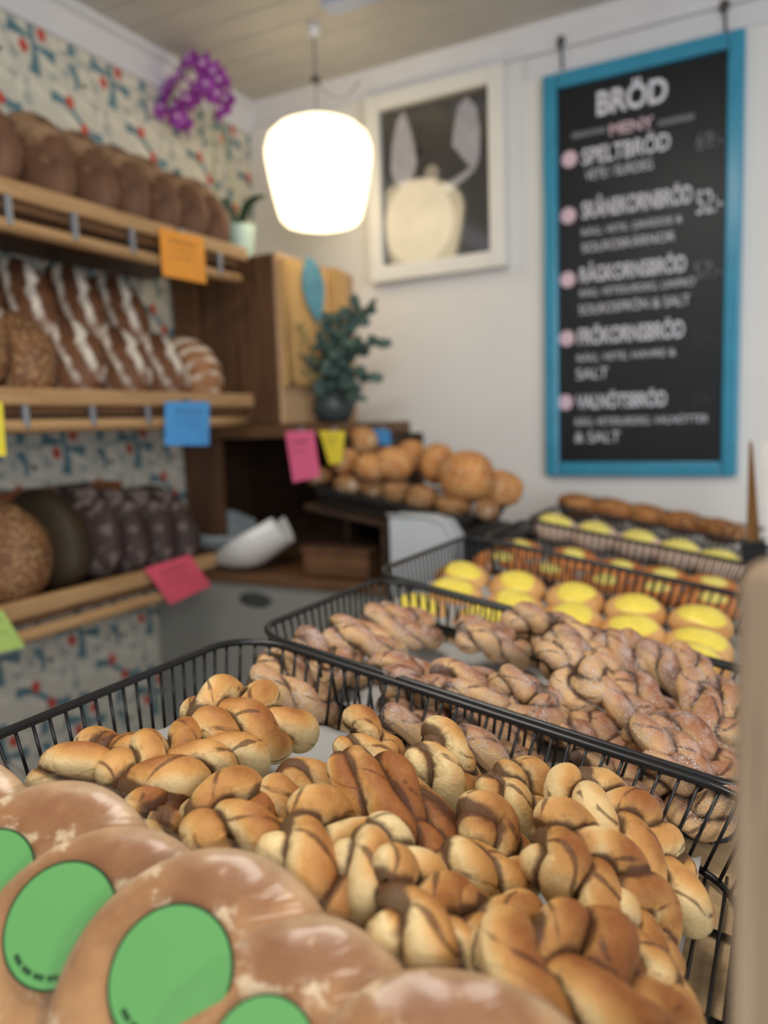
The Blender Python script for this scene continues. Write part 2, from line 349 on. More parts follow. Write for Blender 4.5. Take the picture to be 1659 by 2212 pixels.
# the left wall with its printed paper: teal ribbons and stems, grey-green leaves, red flowers
def wallpaper():
    m = MB(); m.box((XW-.1, YF, 0), (XW, YW+.1, ZC), 0)
    W = .22
    def P(y, z, e): return (XW+e, y, z)
    def strip(pts, wd, mi, e):
        pts = np.array(pts, float); t = np.gradient(pts, axis=0); t /= np.linalg.norm(t, axis=1)[:, None]; nn = np.stack([-t[:, 1], t[:, 0]], 1)
        wd = np.broadcast_to(wd, (len(pts),))[:, None]
        a, b = pts+nn*wd, pts-nn*wd; n = len(pts)
        v = [P(*q, e) for q in a]+[P(*q, e) for q in b]
        m.add(v, [(i, n+i, n+i+1, i+1) for i in range(n-1)], mi, False)
    def blob(c, rx, ry, ang, mi, e, n=12, sharp=1.0):
        th = np.arange(n)*2*math.pi/n; ca, sa = math.cos(ang), math.sin(ang)
        x = rx*np.sign(np.cos(th))*np.abs(np.cos(th))**sharp; y = ry*np.sin(th)
        m.add([P(c[0]+p*ca-q*sa, c[1]+p*sa+q*ca, e) for p, q in zip(x, y)], [tuple(range(n))], mi, False)
    y0 = 1.233-.40*W-5*W
    i = 0
    while y0 < YW:
        z0 = 2.256-.66*W-7*W; 
        while z0 < ZC-.06:
            f = lambda a, b: (y0+a*W, z0+b*W)
            ok = lambda a: y0+a*W < YW
            s = np.linspace(0, 1, 16)
            t8 = s[::2]
            strip([f(.58+.64*q, .20-.25*q+.05*math.sin(q*2*math.pi)) for q in s], .006+.006*np.abs(2*s-1)**1.5, 1, .0006)      # ribbon
            strip([f(.40+.02*math.sin(q*6), .34+.62*q) for q in s], .006+.011*np.abs(2*s-1)**2, 1, .0007)                    # upright stem, flared ends
            strip([f(.12+.26*q, .72-.05*q) for q in t8], .013*(1-t8)+.003, 1, .0007)
            strip([f(.42+.26*q, .62-.05*q) for q in t8], .013*t8+.003, 1, .0007)
            strip([f(.90+.03*math.sin(q*5), .36+.24*q) for q in s], .005+.009*s**2, 1, .0005); strip([f(.90-.03*math.sin(q*5), .70+.24*q) for q in s], .005+.009*(1-s)**2, 1, .0005)
            strip([f(.72+.38*q, .66+.03*math.sin(q*6)) for q in s], .004+.004*s, 2, .0004); strip([f(.10+.22*q, .28-.05*q) for q in s], .004+.006*s, 2, .0004)
            for a, b, r in ((.18, .48, .011), (.66, .86, .012), (.62, .40, .012), (.30, .08, .012), (.06, .92, .011), (.78, .48, .009)): blob(f(a, b), r, r*1.4, .3, 2, .0004)
            for a, b, an in ((.20, .60, 1.9), (.30, .80, .9), (.54, .86, -.6), (.56, .50, -.7), (.72, .28, -.5), (1.0, .24, -.4), (.78, .80, 1.4), (1.02, .52, 1.5), (.04, .40, -.6), (.22, .18, 1.4), (.42, .20, -.5), (.66, .70, 1.6), (.04, .78, -.5), (.82, .02, -.5)):
                blob(f(a, b), .027, .0095, an, 4, .0005, 14, 1.3)
            for a, b in ((.51, .75), (.29, .57), (.81, .21), (.98, -.02)): blob(f(a, b), .0115, .0145, .3, 3, .0010)
            z0 += W
        y0 += W; i += 1
    return structure(m.build('wall_left', [M['paper'], M['teal'], M['greyleaf'], M['red'], M['papercream']]))
wallpaper()
# cornices, and the white corner board on the back wall
def cornice(name, p, q, out, hgt=.075, dep=.05):
    m = MB(); p, q, out = map(np.array, (p, q, out))
    prof = [(0, 0), (.012, -0), (.012, .018), (.02, .03), (.034, .052), (dep, .06), (dep, hgt), (0, hgt)]
    n = len(prof); v = [e+out*a+V(0, 0, b-hgt) for e in (p, q) for a, b in prof]
    m.add(v, [tuple(range(n)), tuple(range(2*n-1, n-1, -1))]+[(i, n+i, n+(i+1) % n, (i+1) % n) for i in range(n)], 0, False)
    structure(m.build(name, M['trim']))
cornice('trim_1', (XW, YF, ZC), (XW, YW, ZC), (1., 0, 0))
cornice('trim_2', (XW, YW, ZC), (XR, YW, ZC), (0, -1., 0), .06, .04)
a, b = onY(592, 500, YW-.02), onY(680, 520, YW-.02)
m = MB(); m.box((a[0], YW-.02, 1.0), (b[0], YW, H+.33)); structure(m.build('trim_3', M['trim'], bevel=.003))
m = MB(); m.box((-.62, YW-.007, ZC-.115), (XR, YW, ZC-.062)); structure(m.build('trim_4', M['trim'], bevel=.004))
a, b = onZ(705, 26, ZC-.014), onZ(850, -6, ZC-.014)
m = MB(); m.box((a[0], b[1]-.05, ZC-.014), (b[0]+.1, b[1]+.0, ZC+.004), 0)
tag(m.build('ceiling_track', [plain('pale_blue_track', srgb(186, 194, 216), .4)], origin=((a[0]+b[0])/2, b[1]-.02, ZC), bevel=.002), 'pale bluish track strip on the cream board ceiling', 'track')

# ------------------------------------------------------------------ pendant lamp
LX, LY = -1.045, 1.68; zb, zt = H+.487, H+.738
root = thing('pendant_lamp', (LX, LY, zb), 'glowing white glass pendant lamp hanging below the cream ceiling', 'lamp')
o = (0, 0, 0)
m = MB(); prof = [(.0005, .0), (.06, .001), (.088, .008), (.101, .022), (.109, .05), (.122, .11), (.131, .165), (.131, .185), (.122, .212), (.1, .232), (.07, .245), (.03, .251), (.018, .252)]
m.lathe(prof, o, 48); m.build('lamp_shade', M['shade'], root)
m = MB(); m.lathe([(.001, .27), (.016, .268), (.02, .262), (.02, .25), (.001, .249)], o, 20); m.build('shade_cap', M['trim'], root)
m = MB(); L = ZC-zb
s = np.linspace(0, 1, 16); m.tube([(0, 0, .26+(.345-.26)*q) for q in s], .0022, 6)
m.tube([(0, 0, .345+(L-.345)*q) for q in s], .0038, 6)
m.tube([(.0+.11*q, .02*q, .345+.0*q-.16*q*(1-q)-.02*q) for q in s], .002, 6)
m.build('cord', plain('grey_cord', srgb(150, 146, 142), .5), root)
m = MB(); m.ell((0, 0, .345), (.013, .013, .010)); m.build('cord_grip', M['darkmetal'], root)
m = MB(); m.lathe([(.001, L-.03), (.012, L-.03), (.016, L-.002), (.001, L-.001)], o, 20); m.build('ceiling_rose', M['trim'], root)

# ------------------------------------------------------------------ framed picture
FY = YW-.042
tl, tr_, bl, br = onY(778, 214, FY), onY(1090, 130, FY), onY(806, 612, FY), onY(1088, 572, FY)
x0, x1 = (tl[0]+bl[0])/2, (tr_[0]+br[0])/2; z1, z0 = (tl[2]+tr_[2])/2, (bl[2]+br[2])/2
pw, phh = x1-x0, z1-z0
root = thing('framed_picture', ((x0+x1)/2, YW, z0), 'white framed monochrome photograph of a winged figure beside the pendant lamp', 'picture')
Lx = lambda a: -pw/2+a*pw
Lz = lambda b: b*phh
m = MB(); fw = .042
for lo, hi in (((-pw/2, 0), (-pw/2+fw, phh)), ((pw/2-fw, 0), (pw/2, phh)), ((-pw/2+fw, 0), (pw/2-fw, fw)), ((-pw/2+fw, phh-fw), (pw/2-fw, phh))):
    m.box((lo[0], -.042, lo[1]), (hi[0], -.001, hi[1]))
m.build('frame', M['frame'], root, bevel=.003)
m = MB(); m.box((-pw/2+fw, -.02, fw), (pw/2-fw, -.002, phh-fw)); pr = m.build('print', M['printdark'], root)
iw, ih = pw-2*fw, phh-2*fw
def shp(poly, mat, name, e):
    m = MB(); m.prism([(-iw/2+a*iw, fw+b*ih) for a, b in poly], (0, -.02-e, 0), (1, 0, 0), (0, 0, 1), -.0006 if False else .0005); m.build(name, mat, pr)
arc = lambda cx, cy, rx, ry, a0, a1, n=20: [(cx+rx*math.cos(math.radians(a0+(a1-a0)*i/n)), cy+ry*math.sin(math.radians(a0+(a1-a0)*i/n))) for i in range(n+1)]
shp([(.08, .62), (.10, .78), (.15, .92), (.22, .98), (.26, .90), (.31, .76), (.33, .64), (.30, .56), (.22, .50), (.12, .53)], M['printwhite'], 'wing_shape', .0005)
shp([(.66, .70), (.68, .80), (.72, .93), (.80, .97), (.88, .90), (.91, .74), (.90, .60), (.86, .52), (.80, .56), (.74, .62)], M['printwhite'], 'wing_shape', .0005)
shp(arc(.33, .26, .33, .27, 0, 360, 30)[:-1], M['printskirt'], 'skirt_shape', .0006)
shp(arc(.47, .55, .065, .055, 0, 360, 18)[:-1], M['printskirt'], 'head_shape', .0009)
shp([(.55, .46), (.70, .50), (.82, .54), (.86, .52), (.78, .48), (.62, .41)], M['printwhite'], 'arm_shape', .0008)
m = MB(); m.box((-pw/2+fw, -.0235, fw), (pw/2-fw, -.0225, phh-fw)); m.build('glass_pane', M['glass'], root)

# ------------------------------------------------------------------ chalkboard
BY = YW-.030
tl, tr_, bl, br = onY(1172, 158, BY), onY(1614, 62, BY), onY(1176, 1026, BY), onY(1590, 1033, BY)
x0, x1 = (tl[0]+bl[0])/2, (tr_[0]+br[0])/2; z1, z0 = (tl[2]+tr_[2])/2, (bl[2]+br[2])/2
bw, bh = x1-x0, z1-z0
root = thing('menu_board', ((x0+x1)/2, YW, z0), 'tall black menu chalkboard in a turquoise frame on white wall', 'menu board')
fw = .036
m = MB()
for lo, hi in (((-bw/2, 0), (-bw/2+fw, bh)), ((bw/2-fw, 0), (bw/2, bh)), ((-bw/2+fw, 0), (bw/2-fw, fw)), ((-bw/2+fw, bh-fw), (bw/2-fw, bh))):
    m.box((lo[0], -.030, lo[1]), (hi[0], -.002, hi[1]))
m.build('frame', M['blue'], root, bevel=.006)
m = MB(); m.box((-bw/2+fw-.004, -.016, fw-.004), (bw/2-fw+.004, -.004, bh-fw+.004)); slate = m.build('slate', M['slate'], root)
HS = .80
def bpx(x, y): p = onY(x, y, YW-.016); return p[0]-(x0+x1)/2, p[2]-z0
def text(s, xa, ya, xb, yb, hpx, mat, par, fr=.0165, name='lettering', bold=.0):
    cu = bpy.data.curves.new('t', 'FONT'); cu.body = s; cu.size = 1; cu.fill_mode = 'BOTH'; cu.extrude = .003; cu.offset = bold
    ob = bpy.data.objects.new('t', cu); C.objects.link(ob); bpy.context.view_layer.update()
    me = bpy.data.meshes.new_from_object(ob.evaluated_get(bpy.context.evaluated_depsgraph_get())); bpy.data.objects.remove(ob)
    v = np.array([q.co[:] for q in me.vertices]); lo, hi = v.min(0), v.max(0)
    (ax, az), (bx, bz) = bpx(xa, ya), bpx(xb, yb); hh = hpx*HS
    dx, dz = bx-ax, bz-az
    for q, p in zip(me.vertices, v):
        a = (p[0]-lo[0])/(hi[0]-lo[0]); b = (p[1]-lo[1])/(hi[1]-lo[1])
        q.co = (ax+a*dx, -fr+ -.0004*(p[2] > 0), az+a*dz*.0+(az*0)+b*hh)
    me.materials.append(mat); o = bpy.data.objects.new(name, me); C.objects.link(o); o.parent = par; return o
PXM = .00118     # metres per photo pixel at the board, about
text('BRÖD', 1290, 252, 1442, 236, 72*PXM, M['chalk'], slate, bold=.03)
text('MENY', 1318, 294, 1412, 279, 28*PXM, M['chalkpink'], slate, bold=.02)
def bar(xa, ya, xb, yb, th, mat, nm='chalk_line'):
    (ax, az), (bx, bz) = bpx(xa, ya), bpx(xb, yb); m = MB(); m.box((ax, -.0168, (az+bz)/2-th/2), (bx, -.0162, (az+bz)/2+th/2)); m.build(nm, mat, slate)
bar(1236, 294, 1310, 280, .013, M['chalkgrey']); bar(1422, 268, 1500, 250, .013, M['chalkgrey'])
items = [('SPELTBRÖD', 1258, 358, 1448, 332, 50, 'VETE / SURDEG', 1265, 390, 1410, 378, 24, None, '69:-', 1505, 326, 1562, 316, 40, 'chalkgrey', (1231, 344)),
 ('SKÅNEKORNBRÖD', 1258, 474, 1495, 462, 56, 'RÅG, VETE, GRÄDDE &', 1258, 512, 1474, 498, 24, ('SOLROSKÄRNOR', 1258, 546, 1458, 536, 28), '52:-', 1505, 464, 1560, 458, 56, 'chalk', (1228, 466)),
 ('RÅGKORNSBRÖD', 1254, 612, 1482, 604, 52, 'RÅG, VETESURDEG, LINFRÖ', 1254, 644, 1500, 634, 26, ('SOLROSFRÖN & SALT', 1252, 680, 1490, 672, 30), '57:-', 1500, 604, 1558, 598, 40, 'chalkgrey', (1227, 604)),
 ('FRÖKORNSBRÖD', 1250, 746, 1478, 742, 52, 'RÅG, VETE, HAVRE &', 1248, 784, 1460, 778, 26, ('SALT', 1246, 820, 1314, 816, 28), '64:-', 1498, 750, 1556, 746, 48, 'chalkdim', (1225, 731)),
 ('VALNÖTSBRÖD', 1246, 884, 1440, 882, 46, 'RÅG, VETESURDEG, VALNÖTTER', 1244, 922, 1530, 918, 28, ('& SALT', 1243, 956, 1340, 954, 28), '59:-', 1496, 876, 1545, 874, 30, 'chalkdim', (1222, 869))]
for t_, xa, ya, xb, yb, h_, s1, sa, sb, sc2, sd, sh, s2, pr_, pa, pb, pc, pd, ph_, pm, (dx, dy) in items:
    text(t_, xa, ya, xb, yb, h_*PXM, M['chalk'], slate, bold=.02)
    text(s1, sa, sb, sc2, sd, sh*PXM, M['chalk'], slate)
    if s2: text(s2[0], *s2[1:5], s2[5]*PXM, M['chalk'], slate)
    text(pr_, pa, pb, pc, pd, ph_*PXM, M[pm], slate, name='price')
    m = MB(); a, b = bpx(dx, dy); m.prism([(a+.0195*math.cos(i*.3142), b+.0195*math.sin(i*.3142)) for i in range(20)], (0, -.0165, 0), (1, 0, 0), (0, 0, 1), .0005)
    m.build('bullet_dot', M['chalkpink'], slate)
for x_, yt, yb_ in ((1212, 90, 150), (1566, 12, 72)):
    a, b = onY(x_, yt, YW-.012), onY(x_+3, yb_, YW-.012); m = MB(); c0 = V((x0+x1)/2, YW, z0)
    m.tube([a-c0, b-c0], .003, 8); m.ell(a-c0, (.011, .010, .014)); m.tube([a-c0+V(0, -.004, 0), a-c0+V(0, -.012, -.006), a-c0+V(0, -.010, -.018)], .003, 6)
    m.build('hanging_hook', M['darkmetal'], root)

# ------------------------------------------------------------------ bread shelving on the left wall
XF = -1.19; Y0, Y1 = .45, 1.555
shelf_z = [H+.420, H+.070, H-.300]
def shelf(name, z, y1, label, tilt=0, clips=(), low=-.062):
    root = thing(name, (XF, (Y0+y1)/2, z), label, 'shelf', 'oak bread shelves on the papered wall'); o = V(XF, (Y0+y1)/2, z)
    m = MB(); m.box((XW+.004, Y0, z-.035), (XF-.004, y1-.03, z-.017)); m.build('shelf_board', M['midwood'], root, o, bevel=.002)
    m = MB(); m.box((XF-.012, Y0, z-.020), (XF+.012, y1, z+.012)); m.build('front_rail', M['oak'], root, o, bevel=.006)
    m = MB(); m.tube([(XF+.004, q, z+low) for q in np.linspace(Y0, y1-.035, 12)], .0125, 12); m.build('label_rod', M['oak'], root, o)
    for yy in clips:
        m = MB(); m.box((XF+.006, yy-.006, z+low-.002), (XF+.018, yy+.006, z-.018)); m.build('clip', M['metal'], root, o, bevel=.002)
    return root
cl = [onX(x, y, XF)[1] for x, y in ((5, 440), (150, 490), (275, 522), (466, 585))]
shelf('bread_shelf', shelf_z[0], Y1, 'top oak bread shelf with a row of brown loaves and orange card', clips=cl, low=-.066)
cl = [onX(x, y, XF)[1] for x, y in ((45, 905), (190, 903), (310, 903))]
shelf('bread_shelf', shelf_z[1], Y1-.005, 'middle oak bread shelf with flour-striped loaves and blue card', clips=cl, low=-.055)
shelf('bread_shelf', shelf_z[2], 1.375, 'lowest oak bread shelf with dark rye loaves and pink card', low=-.052)
# two slats behind the rye loaves
for x_, ya, yb_, xe, lab in ((0, 1078, 1050, 265, 'upper reddish wood slat on the wallpaper above the rye loaves'), (0, 1140, 1122, 100, 'lower reddish wood slat on the wallpaper behind the seeded loaf')):
    a, b = onX(x_, ya, -1.42), onX(xe, yb_, -1.42); z_ = (a[2]+b[2])/2
    m = MB(); m.box((XW+.003, .45, z_-.012), (-1.42, b[1], z_+.012))
    tag(m.build('wall_slat', wood('redbrown_slat', srgb(150, 90, 48), srgb(122, 70, 38), (40, 3, 40)), origin=(-1.45, .9, z_), bevel=.002), lab, 'slat')

def loaf(name, loc, rad, R, mat, label, cat, group, seed, e=.85, noise=.05, seg=28, rings=16):
    m = MB(); m.ell((0, 0, 0), rad, None, seg, rings, 0, noise, 1.0, seed, e); o = m.build(name, mat); place(o, loc, R); return tag(o, label, cat, group)
ordn = ['first', 'second', 'third', 'fourth', 'fifth', 'sixth', 'seventh', 'eighth', 'ninth']
# top shelf: seven brown loaves on edge, leaning away
ys = [.93, 1.05, 1.15, 1.245, 1.335, 1.42, 1.50]
for i, yy in enumerate(ys):
    R = axes((-.62, 0, .74), (.12, -.95, .2))
    R = rot('Y', 4*math.sin(i*2.1))@R
    loaf('brown_loaf', (XF-.115, yy, shelf_z[0]+.084-.006*(i > 4)), (.118, .092, .040), R, M['limpa'],
         f'brown crusty loaf on the top shelf, {ordn[6-i]} from the orchid pot', 'loaf', 'brown loaves on the top shelf', i+1)
# middle shelf: four striped loaves behind, and five in front, the first two seeded
for i, yy in enumerate((.92, 1.04, 1.165, 1.285)):
    R = rot('Z', -12)@axes((-.55, .05, .80), (.45, -.9, .25))
    loaf('striped_loaf', (XF-.165, yy, shelf_z[1]+.18), (.125, .072, .045), R, M['striped'],
         f'flour-striped loaf in the back row of the middle shelf, {ordn[3-i]} from the corner cabinet', 'loaf', 'striped loaves in the back row', 20+i)
fr = [(.86, .085, 'seeded', (.10, .075, .055)), (.955, .072, 'seeded', (.10, .07, .05)), (1.07, .07, 'striped', (.105, .07, .05)), (1.195, .066, 'striped', (.105, .068, .05)), (1.31, .066, 'striped', (.10, .065, .05)), (1.43, .064, 'stripedlight', (.10, .064, .055))]
nm = ['seeded brown loaf at the near end of the middle shelf, beside the yellow card', 'seeded brown loaf second from the yellow card on the middle shelf', 'flour-striped loaf in the front row beside the seeded loaf', 'flour-striped loaf in the middle of the front row on the middle shelf', 'flour-striped loaf in the front row, just left above the blue card', 'pale floury striped loaf at the far end of the middle shelf']
for i, (yy, hz, mt, rad) in enumerate(fr):
    R = rot('Z', -8)@axes((-.62, .05, .72), (.5, -.8, .25))
    loaf('seeded_loaf' if mt == 'seeded' else 'striped_loaf', (XF-.078, yy, shelf_z[1]+hz), rad, R, M[mt], nm[i], 'loaf', 'loaves in the front row of the middle shelf', 40+i)
# lowest shelf: dark rye loaves, a cut one and a big seeded one
for i, yy in enumerate((1.10, 1.175, 1.25, 1.32)):
    R = axes((-.62, .05, .72), (.5, -.8, .1))
    loaf('rye_loaf', (XF-.10, yy, shelf_z[2]+.098-.008*i), (.11, .078, .035), R, M['rye'],
         f'floury dark rye loaf on the lowest shelf, {ordn[3-i]} from the white scoop', 'loaf', 'dark rye loaves', 60+i, .75, .06)
loaf('rye_loaf', (XF-.10, 1.01, shelf_z[2]+.095), (.11, .078, .04), axes((-.6, .05, .74), (.3, -.9, .1)), M['ryeside'], 'plain dark rye loaf between the seeded loaf and the floury ryes', 'loaf', None, 71, .7, .04)
loaf('seeded_loaf', (XF-.085, .90, shelf_z[2]+.09), (.11, .08, .06), axes((-.6, .1, .7), (.5, -.75, .2)), M['seeded'], 'big seeded brown loaf at the near end of the lowest shelf', 'loaf', None, 72, .75, .05)

# price cards on the rails
def card(pxs, X, mat, label, lines=3, name='price_card', Yp=None):
    q = [onX(x, y, X) if Yp is None else onY(x, y, Yp) for x, y in pxs]     # tl tr br bl
    c = sum(q)/4; ax = ((q[1]-q[0])+(q[2]-q[3]))/2; ay = ((q[0]-q[3])+(q[1]-q[2]))/2
    n = np.cross(ax, ay); n /= np.linalg.norm(n)
    root = thing(name, c, label, 'price card')
    m = MB(); v = [p-c for p in (q[3], q[2], q[1], q[0])]; m.hexa([p-n*.0008 for p in v]+[p+n*.0008 for p in v]); m.build('card', mat, root)
    m = MB(); rs = random.Random(len(label))
    for i in range(lines):
        y = .26-.16*i; w = .32 if i == 0 else .18+.12*rs.random(); h = .035 if i == 0 else .018; x = -.30 if i else -.3
        p = [(x, y), (x+2*w if i == 0 else x+2*w, y), (x+2*w, y+h), (x, y+h)]
        s = 0; xx = p[0][0]
        while xx < p[1][0]-.03:
            ww = .035+.05*rs.random(); m.prism([(xx, y), (xx+ww, y), (xx+ww, y+h), (xx, y+h)], n*.0010, ax, ay, .0002); xx += ww+.025
    m.build('handwriting', M['ink'], root)
    m = MB(); p = (q[0]+q[1])/2-c; m.box((-.006, -.006, -.008), (.006, .006, .008), 0, None, p-n*.006); m.build('clip', M['metal'], root)
    return root
card(((344, 490), (440, 515), (446, 613), (352, 595)), XF+.024, M['tag_orange'], 'orange price card hanging from the top bread shelf')
card(((357, 868), (452, 868), (452, 962), (357, 962)), XF+.024, M['tag_bluetag'], 'blue price card hanging from the middle bread shelf')
card(((-70, 868), (5, 868), (13, 985), (-60, 985)), XF+.024, M['tag_yellow'], 'yellow price card cut off at the near end of the middle shelf')
card(((312, 1228), (410, 1198), (456, 1265), (368, 1306)), XF+.024, M['tag_pink'], 'pink price card tilted out from the lowest bread shelf')
card(((-60, 1330), (5, 1318), (55, 1398), (-30, 1415)), XF+.024, M['tag_lime'], 'lime green price card below the seeded rye loaf')

# ------------------------------------------------------------------ corner cabinet, ledge, counter
YP = 1.62
xf = -1.155
root = thing('corner_cabinet', (-1.31, 1.8, H+.005), 'tall brown wooden cabinet closing the far end of the bread shelves', 'cabinet'); o = V(-1.31, 1.8, H+.005)
m = MB(); m.box((XW+.004, YP, H+.006), (xf, YW-.004, H+.43)); m.build('body', M['brownwood'], root, o, bevel=.003)
m = MB(); m.box((xf-.0, YP, H+.006), (xf+.012, YW-.004, H+.43)); m.build('side_panel', M['lightpanel'], root, o, bevel=.003)
m = MB(); m.box((XW+.01, YP-.012, H+.02), (XW+.09, YP, H+.42)); m.build('edge_strip', M['midwood'], root, o, bevel=.002)
m = MB(); m.box((XW+.004, YP-.02, H-.028), (-.97, YW-.004, H+.004)); tag(m.build('wall_ledge', M['midwood'], origin=(-1.2, 1.8, H-.01), bevel=.003), 'brown wooden ledge carrying the dark vase and cabinet', 'ledge')
# lower hutch under the ledge
root = thing('open_hutch', (-1.25, 1.8, H-.355), 'dark open wooden hutch between the ledge and grey counter', 'cabinet'); o = V(-1.25, 1.8, H-.355)
m = MB(); m.box((XW+.004, YW-.03, H-.352), (-.93, YW-.004, H-.03)); m.build('back_panel', M['darkwood'], root, o)
m = MB(); m.box((XW+.004, YP, H-.352), (XW+.13, YP+.02, H-.03)); m.build('front_stile', M['brownwood'], root, o, bevel=.002)
m = MB(); m.box((XW+.004, YP+.02, H-.352), (XW+.02, YW-.03, H-.03)); m.build('side_panel', M['darkwood'], root, o)
m = MB(); m.box((-.98, YP, H-.352), (-.96, YW-.03, H-.03)); m.build('side_panel', M['darkwood'], root, o)
# grey counter
YC = 1.47
root = thing('counter', (-1.1, 1.73, 0), 'grey painted counter with dark brown wooden top in the corner', 'counter'); o = V(-1.1, 1.73, 0)
m = MB(); m.box((XW+.004, YC, H-.38), (-.50, YW-.004, H-.355)); m.build('worktop', M['midwood'], root, o, bevel=.003)
m = MB(); m.box((XW+.004, YC+.015, .0), (-.50, YW-.004, H-.381)); fr_ = m.build('front', M['grey'], root, o, bevel=.003)
a = onY(552, 1296, YC+.012); m = MB(); m.ell(a, (.05, .006, .018)); m.build('handle_recess', M['greydark'], root, o)

# scoops on the counter
def scoop(loc, R, L, W, D, mat, label):
    root = thing('bread_scoop', loc, label, 'scoop', None, R)
    g = []; n, k = 22, 16
    for i in range(n+1):
        t = i/n; x = -L/2+L*t; wd = W/2*max(.05, math.sin(min(1, t*1.6+.10)*math.pi/2))*(1-.35*max(0, t-.65)/.35); dp = D*max(.05, math.sin(min(1, t*1.5+.10)*math.pi/2))*(1-.2*t)
        g.append([(x, wd*math.cos(math.pi*j/k), -dp*math.sin(math.pi*j/k)+D) for j in range(k+1)])
    m = MB(); m.grid(g); o = m.build('bowl', mat, root, solid=.004)
    m = MB(); e = np.array(g); m.tube(np.vstack([e[::-1, 0], e[:, -1]]), .0032, 8); m.build('rolled_rim', mat, root)
    return root
c = onY(565, 1172, 1.53)
scoop((c[0], c[1], H-.35), axes((.80, .35, .50), (-.55, -.12, .80)), .20, .17, .085, M['whitebowl'], 'white boat-shaped scoop tilted up on the counter')
c = onY(480, 1155, 1.70)
scoop((c[0]-.01, c[1]-.02, H-.345), axes((.85, .2, -.15), (.05, -.3, .95)), .20, .16, .09, M['greybowl'], 'pale grey scoop lying behind the white one')
# wooden box behind the scoop
root = thing('wooden_box', (-.90, 1.58, H-.354), 'brown wooden box with raised lid edge beside the white scoop', 'box'); o = V(-.90, 1.58, H-.354)
a, b = onY(655, 1205, 1.50), onY(795, 1212, 1.50)
m = MB(); m.box((a[0], 1.50, H-.353), (b[0], 1.66, H-.300)); m.build('box_body', M['midwood'], root, o, bevel=.004)
m = MB(); m.box((a[0]-.004, 1.495, H-.300), (b[0]+.004, 1.665, H-.285)); m.build('lid', M['brownwood'], root, o, bevel=.003)
# stand carrying the roll basket
a, b = onY(664, 1085, 1.475), onY(833, 1090, 1.475)
root = thing('roll_stand', (-.86, 1.62, H-.355), 'dark brown open wooden stand carrying the tray of rolls', 'stand'); o = V(-.86, 1.62, H-.355)
m = MB(); m.hexa([(b[0]-.015, 1.475, H-.353), (b[0], 1.475, H-.353), (b[0], 1.80, H-.353), (b[0]-.015, 1.80, H-.353), (b[0]-.015, 1.475, H-.218), (b[0], 1.475, H-.220), (b[0], 1.80, H-.220), (b[0]-.015, 1.80, H-.218)]); m.build('end_panel', M['darkwood'], root, o, bevel=.002)
m = MB(); m.box((-1.03, 1.78, H-.353), (b[0]-.015, 1.80, H-.215)); m.build('back_panel', M['darkwood'], root, o)
m = MB(); m.hexa([(-1.0, 1.48, H-.193), (-.60, 1.48, H-.262), (-.60, 1.78, H-.262), (-1.0, 1.78, H-.193), (-1.0, 1.48, H-.180), (-.60, 1.48, H-.249), (-.60, 1.78, H-.249), (-1.0, 1.78, H-.180)]); m.build('sloping_board', M['darkwood'], root, o, bevel=.002)
m = MB(); m.box((-.66, 1.50, H-.354), (-.60, 1.76, H-.268)); m.build('leg', M['darkwood'], root, o, bevel=.002)
# pale plastic bin and black crate beside the stand
p = [onY(x, y, 1.40) for x, y in ((838, 1215), (984, 1215), (982, 1165), (960, 1128), (925, 1116), (838, 1112))]
c = onY(900, 1215, 1.40); c = V(c[0], c[1], .05); root = thing('plastic_bin', (c[0], 1.43, c[2]-.05), 'tall pale grey plastic bin with a rounded corner beside the third basket', 'bin')
m = MB(); m.prism([(q[0]-c[0], q[2]-c[2]+.05 if i > 1 else .001) for i, q in enumerate(p)], (0, .03, 0), (1, 0, 0), (0, 0, 1), .06); m.build('body', M['binwhite'], root, bevel=.006)
m = MB(); m.tube([(q[0]-c[0], -.032, q[2]-c[2]+.05) for q in p[1:]], .004, 8); m.build('rim', M['binwhite'], root)
root_bin = root
a, b = onY(990, 1200, 1.47), onY(1060, 1150, 1.47)
root = thing('black_crate', (-.55, 1.53, a[2]-.04), 'small black plastic crate below the rolls tray', 'crate'); o = V(-.55, 1.53, a[2]-.04)
m = MB(); m.box((a[0], 1.47, a[2]-.04), (-.475, 1.62, b[2])); m.build('body', M['black'], root, o, bevel=.004)
m = MB(); m.box((a[0]-.004, 1.466, b[2]-.012), (-.471, 1.624, b[2]-.002)); m.build('rim', M['black'], root, o, bevel=.002)

